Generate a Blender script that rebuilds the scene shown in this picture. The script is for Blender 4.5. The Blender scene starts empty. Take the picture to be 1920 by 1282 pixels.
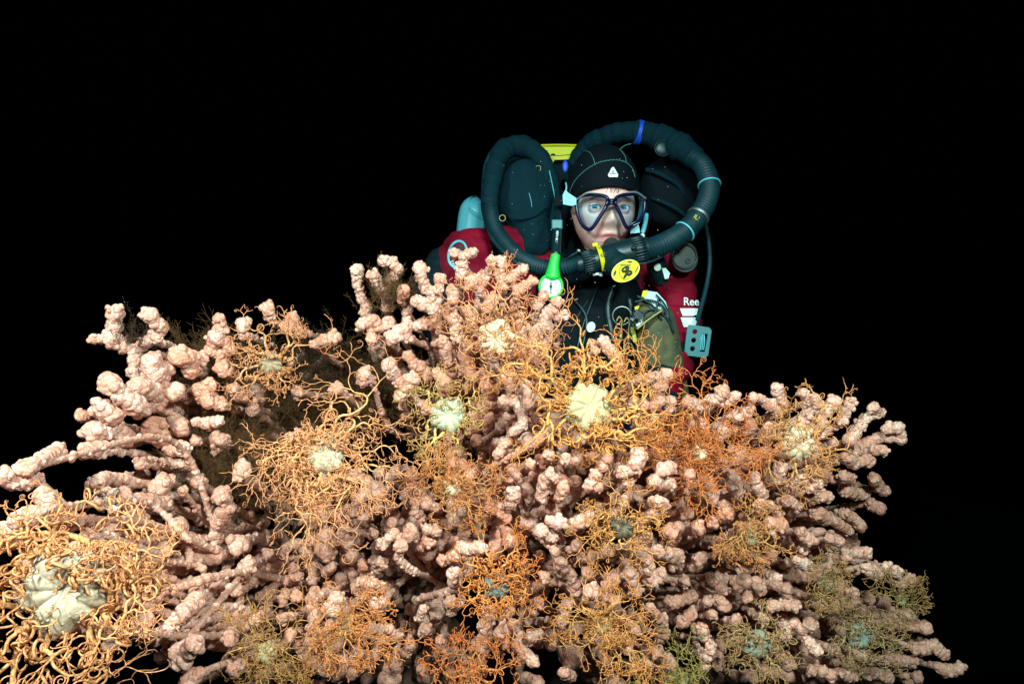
import bpy, bmesh, math, random
import numpy as np
from mathutils import Vector, Matrix, Euler
C = bpy.context.scene.collection
SC = bpy.context.scene
F = 1371.0                       # focal length in photo pixels (70 deg wide)
CAM = Vector((0, 0, 0))
def P(x, y, d):                  # photo pixel + distance ahead -> world point
    return Vector(((x - 960) / F * d, d, -(y - 641) / F * d))
def Pa(x, y, d): return np.array(P(x, y, d))
# ------------------------------------------------------------------ camera
cd = bpy.data.cameras.new('camera'); cam = bpy.data.objects.new('camera', cd); C.objects.link(cam)
cam.location = CAM; cam.rotation_euler = (math.radians(90), 0, 0)
cd.sensor_width = 36; cd.lens = 36 * F / 1920; cd.clip_start = .02; cd.clip_end = 200
SC.camera = cam
# ------------------------------------------------------------------ world (night-dark deep water)
W = bpy.data.worlds.new('World'); SC.world = W; W.use_nodes = True
W.node_tree.nodes['Background'].inputs[0].default_value = (.0, .25, .5, 1)
W.node_tree.nodes['Background'].inputs[1].default_value = .0006
SC.view_settings.view_transform = 'Standard'; SC.view_settings.look = 'None'
SC.view_settings.exposure = 0; SC.view_settings.gamma = 1
SC.cycles.max_bounces = 5; SC.cycles.diffuse_bounces = 2; SC.cycles.glossy_bounces = 2
SC.cycles.transparent_max_bounces = 12; SC.cycles.volume_bounces = 0
SC.cycles.use_denoising = True
# ------------------------------------------------------------------ the photographer's two strobes, plus an added fill on the diver
def spot(name, loc, target, energy, cone, blend, col, rad=.09):
    l = bpy.data.lights.new(name, 'SPOT'); l.energy = energy; l.spot_size = math.radians(cone); l.spot_blend = blend
    l.color = col; l.shadow_soft_size = rad
    o = bpy.data.objects.new(name, l); C.objects.link(o); o.location = loc
    o.rotation_euler = (Vector(target) - Vector(loc)).to_track_quat('-Z', 'Y').to_euler()
spot('strobe_or_fill_light', (-.60, -.06, .58), P(660, 830, 1.05), 132, 96, .9, (1, .88, .76))
spot('strobe_or_fill_light', (.50, -.06, .60), P(1080, 830, 1.05), 146, 82, .9, (1, .88, .76))
spot('strobe_or_fill_light', (.10, .15, .95), P(1110, 400, 1.8), 100, 42, .7, (.86, .97, 1))  # added narrow fill to brighten the diver, not a real strobe
# ------------------------------------------------------------------ helpers
rng = np.random.default_rng(7)
def nrm(v): return v / (np.linalg.norm(v, axis=-1, keepdims=True) + 1e-12)
def tag(o, label=None, cat=None, group=None, kind=None):
    if label: o['label'] = label
    if cat: o['category'] = cat
    if group: o['group'] = group
    if kind: o['kind'] = kind
    return o
def empty(name, loc, label, cat, group=None):
    o = bpy.data.objects.new(name, None); C.objects.link(o); o.location = loc; o.empty_display_size = .05
    return tag(o, label, cat, group)
def link(name, me, mats, parent=None, origin=None):
    o = bpy.data.objects.new(name, me); C.objects.link(o)
    for m in (mats if isinstance(mats, (list, tuple)) else [mats]):
        if m: me.materials.append(m)
    if parent:
        o.parent = parent; o.matrix_parent_inverse = Matrix.Translation(-parent.location)
    elif origin is not None:
        me.transform(Matrix.Translation(-Vector(origin))); o.location = origin
    return o
class MB:                        # collects vertices / faces (numpy) into one mesh
    def __init__(s): s.v = []; s.t = []; s.q = []; s.a = []; s.n = 0
    def add(s, v, tris=None, quads=None, attr=None):
        v = np.asarray(v, dtype=np.float64).reshape(-1, 3); s.v.append(v)
        if tris is not None and len(tris): s.t.append(np.asarray(tris).reshape(-1, 3) + s.n)
        if quads is not None and len(quads): s.q.append(np.asarray(quads).reshape(-1, 4) + s.n)
        s.a.append(np.zeros(len(v)) if attr is None else np.broadcast_to(attr, (len(v),)))
        s.n += len(v)
    def mesh(s, name, smooth=True, attr=False):
        me = bpy.data.meshes.new(name); v = np.concatenate(s.v)
        t = np.concatenate(s.t) if s.t else np.zeros((0, 3), int); q = np.concatenate(s.q) if s.q else np.zeros((0, 4), int)
        me.vertices.add(len(v)); me.vertices.foreach_set('co', v.astype(np.float32).ravel())
        nl = t.size + q.size; me.loops.add(nl); me.loops.foreach_set('vertex_index', np.concatenate([t.ravel(), q.ravel()]).astype(np.int32))
        me.polygons.add(len(t) + len(q))
        st = np.concatenate([np.arange(len(t)) * 3, t.size + np.arange(len(q)) * 4]).astype(np.int32)
        me.polygons.foreach_set('loop_start', st)
        me.polygons.foreach_set('use_smooth', np.full(len(st), smooth))
        if attr:
            a = me.attributes.new('grade', 'FLOAT', 'POINT'); a.data.foreach_set('value', np.concatenate(s.a).astype(np.float32))
        me.update(calc_edges=True); return me
    def build(s, name, mats, parent=None, origin=None, smooth=True, attr=False):
        return link(name, s.mesh(name, smooth, attr), mats, parent, origin)
def tubes(mb, pts, rad, k=5, attr=None, cap=True):
    """pts (B,n,3), rad (B,n)"""
    pts = np.asarray(pts, float); rad = np.asarray(rad, float)
    if pts.ndim == 2: pts = pts[None]; rad = np.broadcast_to(rad, pts.shape[:2]).copy()
    B, n, _ = pts.shape
    if cap:
        t0 = nrm(pts[:, 0] - pts[:, 1]); t1 = nrm(pts[:, -1] - pts[:, -2])
        pts = np.concatenate([(pts[:, 0] + t0 * rad[:, :1] * .5)[:, None], pts, (pts[:, -1] + t1 * rad[:, -1:] * .6)[:, None]], 1)
        rad = np.concatenate([rad[:, :1] * .15, rad, rad[:, -1:] * .1], 1)
        if attr is not None: attr = np.concatenate([attr[:, :1], attr, attr[:, -1:]], 1)
        n += 2
    T = np.empty_like(pts); T[:, 1:-1] = pts[:, 2:] - pts[:, :-2]; T[:, 0] = pts[:, 1] - pts[:, 0]; T[:, -1] = pts[:, -1] - pts[:, -2]
    T = nrm(T)
    ref = np.where(np.abs(T[:, 0, 2:3]) > .8, np.array([[1., 0, 0]]), np.array([[0, 0, 1.]]))
    N = np.empty_like(T); N[:, 0] = nrm(np.cross(T[:, 0], ref))
    for i in range(1, n):
        v = N[:, i - 1] - T[:, i] * np.sum(N[:, i - 1] * T[:, i], -1, keepdims=True)
        N[:, i] = nrm(v)
    Bn = np.cross(T, N)
    a = np.arange(k) / k * 2 * np.pi
    v = pts[:, :, None] + rad[:, :, None, None] * (N[:, :, None] * np.cos(a)[None, None, :, None] + Bn[:, :, None] * np.sin(a)[None, None, :, None])
    i, j = np.meshgrid(np.arange(n - 1), np.arange(k), indexing='ij'); j2 = (j + 1) % k
    q = np.stack([i * k + j, i * k + j2, (i + 1) * k + j2, (i + 1) * k + j], -1).reshape(-1, 4)
    q = (q[None] + (np.arange(B) * n * k)[:, None, None]).reshape(-1, 4)
    at = None if attr is None else np.repeat(attr[:, :, None], k, 2).ravel()
    mb.add(v.reshape(-1, 3), quads=q, attr=at)
def spline(pts, n):              # Catmull-Rom through control points (m,d)
    p = np.asarray(pts, float); m = len(p); p = np.vstack([2 * p[0] - p[1], p, 2 * p[-1] - p[-2]])
    u = np.linspace(0, m - 1 - 1e-9, n); i = u.astype(int); t = (u - i)[:, None]
    a, b, c, d = p[i], p[i + 1], p[i + 2], p[i + 3]
    return .5 * (2 * b + (c - a) * t + (2 * a - 5 * b + 4 * c - d) * t ** 2 + (3 * b - a - 3 * c + d) * t ** 3)
def ico(sub):
    bm = bmesh.new(); bmesh.ops.create_icosphere(bm, subdivisions=sub, radius=1)
    v = np.array([x.co[:] for x in bm.verts]); f = np.array([[x.index for x in p.verts] for p in bm.faces]); bm.free(); return v, f
ICO = {k: ico(k) for k in (2, 3, 4, 6)}
def rotm(r):
    q = r.normal(size=4); q /= np.linalg.norm(q); w, x, y, z = q
    return np.array([[1 - 2 * (y * y + z * z), 2 * (x * y - z * w), 2 * (x * z + y * w)], [2 * (x * y + z * w), 1 - 2 * (x * x + z * z), 2 * (y * z - x * w)], [2 * (x * z - y * w), 2 * (y * z + x * w), 1 - 2 * (x * x + y * y)]])
# ------------------------------------------------------------------ materials
def mat(name, col, rough=.6, bump=None, metal=0, spec=.5, mottle=None, sss=0, emit=None, coat=0, alpha=1):
    m = bpy.data.materials.new(name); m.use_nodes = True; nt = m.node_tree; b = nt.nodes['Principled BSDF']
    b.inputs['Base Color'].default_value = (*col, 1); b.inputs['Roughness'].default_value = rough; b.inputs['Metallic'].default_value = metal
    b.inputs['Specular IOR Level'].default_value = spec; b.inputs['Alpha'].default_value = alpha
    if coat: b.inputs['Coat Weight'].default_value = coat
    if sss:
        b.inputs['Subsurface Weight'].default_value = sss; b.inputs['Subsurface Radius'].default_value = (1, .35, .2); b.inputs['Subsurface Scale'].default_value = .006
    tc = nt.nodes.new('ShaderNodeTexCoord')
    if bump:
        sc, st, kind = bump
        n = nt.nodes.new('ShaderNodeTexVoronoi' if kind == 'v' else 'ShaderNodeTexNoise'); n.inputs['Scale'].default_value = sc
        if kind != 'v': n.inputs['Detail'].default_value = 5
        nt.links.new(tc.outputs['Object'], n.inputs['Vector'])
        bp = nt.nodes.new('ShaderNodeBump'); bp.inputs['Strength'].default_value = st; bp.inputs['Distance'].default_value = .3 / sc
        if kind == 'v': bp.invert = True
        nt.links.new(n.outputs[0], bp.inputs['Height']); nt.links.new(bp.outputs[0], b.inputs['Normal'])
    if mottle:
        sc, c2, amt = mottle
        n = nt.nodes.new('ShaderNodeTexNoise'); n.inputs['Scale'].default_value = sc; n.inputs['Detail'].default_value = 6
        nt.links.new(tc.outputs['Object'], n.inputs['Vector'])
        r = nt.nodes.new('ShaderNodeValToRGB'); r.color_ramp.elements[0].position = .5 - .2; r.color_ramp.elements[1].position = .5 + .2
        r.color_ramp.elements[0].color = (*col, 1)
        r.color_ramp.elements[1].color = (*[col[i] * (1 - amt) + c2[i] * amt for i in range(3)], 1)
        nt.links.new(n.outputs[0], r.inputs[0]); nt.links.new(r.outputs[0], b.inputs['Base Color'])
    return m
def coral_mat(name, c1, c2, spot_amt, pale):  # pale: stem colour, darkened to deepen the shaded interior
    m = bpy.data.materials.new(name); m.use_nodes = True; nt = m.node_tree; N = nt.nodes; L = nt.links; b = N['Principled BSDF']
    b.inputs['Roughness'].default_value = .55; b.inputs['Specular IOR Level'].default_value = .35
    b.inputs['Subsurface Weight'].default_value = .25; b.inputs['Subsurface Radius'].default_value = (1, .4, .28); b.inputs['Subsurface Scale'].default_value = .005
    tc = N.new('ShaderNodeTexCoord'); oi = N.new('ShaderNodeObjectInfo')
    n = N.new('ShaderNodeTexNoise'); n.inputs['Scale'].default_value = 38; n.inputs['Detail'].default_value = 5; L.new(tc.outputs['Object'], n.inputs['Vector'])
    r = N.new('ShaderNodeValToRGB'); r.color_ramp.elements[0].position = .35; r.color_ramp.elements[1].position = .66
    r.color_ramp.elements[0].color = (*c1, 1); r.color_ramp.elements[1].color = (*c2, 1); L.new(n.outputs[0], r.inputs[0])
    # fine sand-grain specks
    n2 = N.new('ShaderNodeTexNoise'); n2.inputs['Scale'].default_value = 260; n2.inputs['Detail'].default_value = 3; L.new(tc.outputs['Object'], n2.inputs['Vector'])
    mx0 = N.new('ShaderNodeMix'); mx0.data_type = 'RGBA'; mx0.blend_type = 'MULTIPLY'
    r2 = N.new('ShaderNodeValToRGB'); r2.color_ramp.elements[0].position = .3; r2.color_ramp.elements[0].color = (.84, .74, .68, 1); r2.color_ramp.elements[1].position = .55; r2.color_ramp.elements[1].color = (1, 1, 1, 1)
    L.new(n2.outputs[0], r2.inputs[0]); mx0.inputs[0].default_value = 1; L.new(r.outputs[0], mx0.inputs[6]); L.new(r2.outputs[0], mx0.inputs[7])
    # orange polyp dots on some branches
    v = N.new('ShaderNodeTexVoronoi'); v.inputs['Scale'].default_value = 150; L.new(tc.outputs['Object'], v.inputs['Vector'])
    lt = N.new('ShaderNodeMapRange'); lt.inputs['From Min'].default_value = .27; lt.inputs['From Max'].default_value = .21; L.new(v.outputs['Distance'], lt.inputs['Value'])
    n3 = N.new('ShaderNodeTexNoise'); n3.inputs['Scale'].default_value = 22; L.new(tc.outputs['Object'], n3.inputs['Vector'])
    g = N.new('ShaderNodeMapRange'); g.inputs['From Min'].default_value = .66 - spot_amt; g.inputs['From Max'].default_value = .70 - spot_amt; L.new(n3.outputs[0], g.inputs['Value'])
    mu = N.new('ShaderNodeMath'); mu.operation = 'MULTIPLY'; L.new(lt.outputs[0], mu.inputs[0]); L.new(g.outputs[0], mu.inputs[1])
    mx = N.new('ShaderNodeMix'); mx.data_type = 'RGBA'; L.new(mu.outputs[0], mx.inputs[0]); L.new(mx0.outputs[2], mx.inputs[6]); mx.inputs[7].default_value = (.72, .20, .07, 1)
    # stems (grade attribute 1): darker rose-brown, interior shade put into the colour
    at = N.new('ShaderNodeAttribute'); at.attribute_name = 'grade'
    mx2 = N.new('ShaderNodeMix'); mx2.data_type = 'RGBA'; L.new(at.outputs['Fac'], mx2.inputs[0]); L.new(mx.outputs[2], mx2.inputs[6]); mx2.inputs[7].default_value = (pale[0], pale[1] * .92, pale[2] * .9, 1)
    L.new(mx2.outputs[2], b.inputs['Base Color'])
    vb = N.new('ShaderNodeTexVoronoi'); vb.feature = 'SMOOTH_F1'; vb.inputs['Scale'].default_value = 210; vb.inputs['Smoothness'].default_value = .35
    nw = N.new('ShaderNodeMix'); nw.data_type = 'VECTOR'; nw.inputs[0].default_value = .012; L.new(tc.outputs['Object'], nw.inputs[4]); L.new(n.outputs[1], nw.inputs[5]); L.new(nw.outputs[1], vb.inputs['Vector'])
    cr = N.new('ShaderNodeMapRange'); cr.inputs['From Min'].default_value = .30; cr.inputs['From Max'].default_value = .62; cr.inputs['To Max'].default_value = .5; L.new(vb.outputs[0], cr.inputs['Value'])
    mx3 = N.new('ShaderNodeMix'); mx3.data_type = 'RGBA'; L.new(cr.outputs[0], mx3.inputs[0]); L.new(mx2.outputs[2], mx3.inputs[6]); mx3.inputs[7].default_value = (.52, .19, .13, 1); L.new(mx3.outputs[2], b.inputs['Base Color'])  # creases between the bumps mixed darker and redder: shading put into the colour
    bp = N.new('ShaderNodeBump'); bp.invert = True; bp.inputs['Strength'].default_value = .6; bp.inputs['Distance'].default_value = .0022; L.new(vb.outputs[0], bp.inputs['Height'])
    bp2 = N.new('ShaderNodeBump'); bp2.inputs['Strength'].default_value = .3; bp2.inputs['Distance'].default_value = .0006
    n4 = N.new('ShaderNodeTexNoise'); n4.inputs['Scale'].default_value = 700; L.new(tc.outputs['Object'], n4.inputs['Vector']); L.new(n4.outputs[0], bp2.inputs['Height'])
    L.new(bp.outputs[0], bp2.inputs['Normal']); L.new(bp2.outputs[0], b.inputs['Normal'])
    return m
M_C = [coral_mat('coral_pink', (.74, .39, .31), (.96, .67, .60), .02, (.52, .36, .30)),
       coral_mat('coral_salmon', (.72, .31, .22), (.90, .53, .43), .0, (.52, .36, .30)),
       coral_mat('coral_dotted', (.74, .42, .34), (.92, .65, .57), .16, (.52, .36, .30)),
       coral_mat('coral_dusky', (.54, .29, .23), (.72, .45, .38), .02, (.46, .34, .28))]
def arm_mat(name, base, tip):
    m = mat(name, base, .55, (500, .25, 'n'), spec=.35); nt = m.node_tree
    at = nt.nodes.new('ShaderNodeAttribute'); at.attribute_name = 'grade'
    r = nt.nodes.new('ShaderNodeValToRGB'); r.color_ramp.elements[0].color = (*base, 1); r.color_ramp.elements[1].color = (*tip, 1)
    r.color_ramp.elements[0].position = .1; r.color_ramp.elements[1].position = .95
    nt.links.new(at.outputs['Fac'], r.inputs[0]); tc = nt.nodes.new('ShaderNodeTexCoord'); n = nt.nodes.new('ShaderNodeTexNoise'); n.inputs['Scale'].default_value = 330; n.inputs['Detail'].default_value = 3
    nt.links.new(tc.outputs['Object'], n.inputs['Vector']); q = nt.nodes.new('ShaderNodeValToRGB'); q.color_ramp.elements[0].position = .4; q.color_ramp.elements[0].color = (.72, .58, .46, 1); q.color_ramp.elements[1].position = .56; q.color_ramp.elements[1].color = (1.05, 1.05, 1.05, 1)
    mm = nt.nodes.new('ShaderNodeMix'); mm.data_type = 'RGBA'; mm.blend_type = 'MULTIPLY'; mm.inputs[0].default_value = 1; nt.links.new(n.outputs[0], q.inputs[0]); nt.links.new(r.outputs[0], mm.inputs[6]); nt.links.new(q.outputs[0], mm.inputs[7])
    nt.links.new(mm.outputs[2], nt.nodes['Principled BSDF'].inputs['Base Color'])
    return m
# ------------------------------------------------------------------ setting: sea floor, rock
def noise2(x, y, s, seed):       # cheap value noise by summed sines
    r = np.random.default_rng(seed); o = np.zeros_like(x)
    for k in range(7):
        a = r.uniform(0, 6.28); f = s * 1.6 ** k; o += np.sin((x * np.cos(a) + y * np.sin(a)) * f + r.uniform(0, 6.28)) * np.sin((y * np.cos(a * 1.7) - x * np.sin(a * 1.3)) * f * .8 + r.uniform(0, 6.28)) / 1.5 ** k
    return o
gx, gy = np.meshgrid(np.linspace(-30, 30, 200), np.linspace(-20, 45, 200), indexing='ij')
gz = -3.2 + .25 * noise2(gx, gy, .5, 3) + .06 * noise2(gx, gy, 3, 4)
i, j = np.meshgrid(np.arange(199), np.arange(199), indexing='ij')
mb = MB(); mb.add(np.stack([gx, gy, gz], -1).reshape(-1, 3), quads=np.stack([i * 200 + j, (i + 1) * 200 + j, (i + 1) * 200 + j + 1, i * 200 + j + 1], -1).reshape(-1, 4))
M_rock = mat('dark_rock', (.035, .04, .04), .9, (30, .8, 'n'), mottle=(12, (.12, .12, .10), .6))
tag(mb.build('seabed', M_rock), kind='structure')
v, f = ICO[6]; h = noise2(v[:, 0] * 1.3 + v[:, 2], v[:, 1] * 1.4 + v[:, 2] * .7, 2.2, 9) * .10 + noise2(v[:, 0] - v[:, 2] * 2, v[:, 1] * 3 + v[:, 2], 9, 10) * .025
rp = v * (1 + h[:, None]) * np.array([1.05, .55, 1.0]) + np.array([.0, 1.62, -1.78])
mb = MB(); mb.add(rp, tris=f)
tag(mb.build('rock_outcrop', M_rock, origin=(0, 1.62, -2.8)), 'dark weathered rock pinnacle the bubblegum coral grows on', 'rock')
# ------------------------------------------------------------------ bubblegum coral
def lobe_templates(sub, nv, seed):
    out = []; r = np.random.default_rng(seed); v, f = ICO[sub]
    for _ in range(nv):
        nb = int(r.integers(34, 56)); c = nrm(r.normal(size=(nb * 4, 3))); keep = []
        for p in c:                                     # poisson-ish nodules
            if all(np.dot(p, q) < math.cos(.34) for q in keep): keep.append(p)
        c = np.array(keep); w = r.uniform(.26, .44, len(c)); hh = r.uniform(.35, 1, len(c))
        d = np.arccos(np.clip(v @ c.T, -1, 1)) / w
        h = (np.sqrt(np.clip(1 - d ** 2, 0, 1)) * hh).max(1)
        low = sum(np.sin(v @ r.normal(size=3) * 2.2 + r.uniform(0, 6)) for _ in range(3)) * .06
        out.append(v * (.865 + .155 * h + low)[:, None])
    return out, f
TPL = {4: lobe_templates(4, 12, 1), 3: lobe_templates(3, 10, 2), 2: lobe_templates(2, 8, 3)}
def lobe(mb, c, r, sub, g=0., st=1.12):
    T, f = TPL[sub]; t = T[int(rng.integers(len(T)))]
    s = rng.uniform(.92, st, 3)
    mb.add((t * s) @ rotm(rng).T * r + c, tris=f, attr=g)
ANC = np.array([(0,900,.72),(50,1000,.68),(125,1110,.70),(350,1200,.8),(200,750,.95),(240,600,1.0),(420,650,1.06),(500,700,1.1),(700,520,1.14),(750,700,1.14),(900,520,1.16),(930,620,1.1),(1050,580,1.2),(1100,760,1.04),(1200,900,.93),(1050,900,.97),(1350,750,1.15),(1500,740,1.2),(1650,800,1.25),(1500,900,1.1),(1640,940,1.3),(1350,960,1.05),(1700,1080,1.3),(1800,1240,1.3),(1500,1150,1.15),(1300,1120,1.1),(900,1030,.95),(750,1010,.98),(700,1100,1.0),(600,1180,.92),(450,1050,1.0),(550,1060,1.1),(600,850,1.05),(850,1180,1.0),(1150,1120,1.0),(1000,1230,.98),(400,960,1.0),(340,820,1.05)], float)
def D(x, y):
    d2 = (ANC[:, 0] - x) ** 2 + (ANC[:, 1] - y) ** 2 + 400; w = d2 ** -1.5
    return float((w * ANC[:, 2]).sum() / w.sum())
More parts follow.
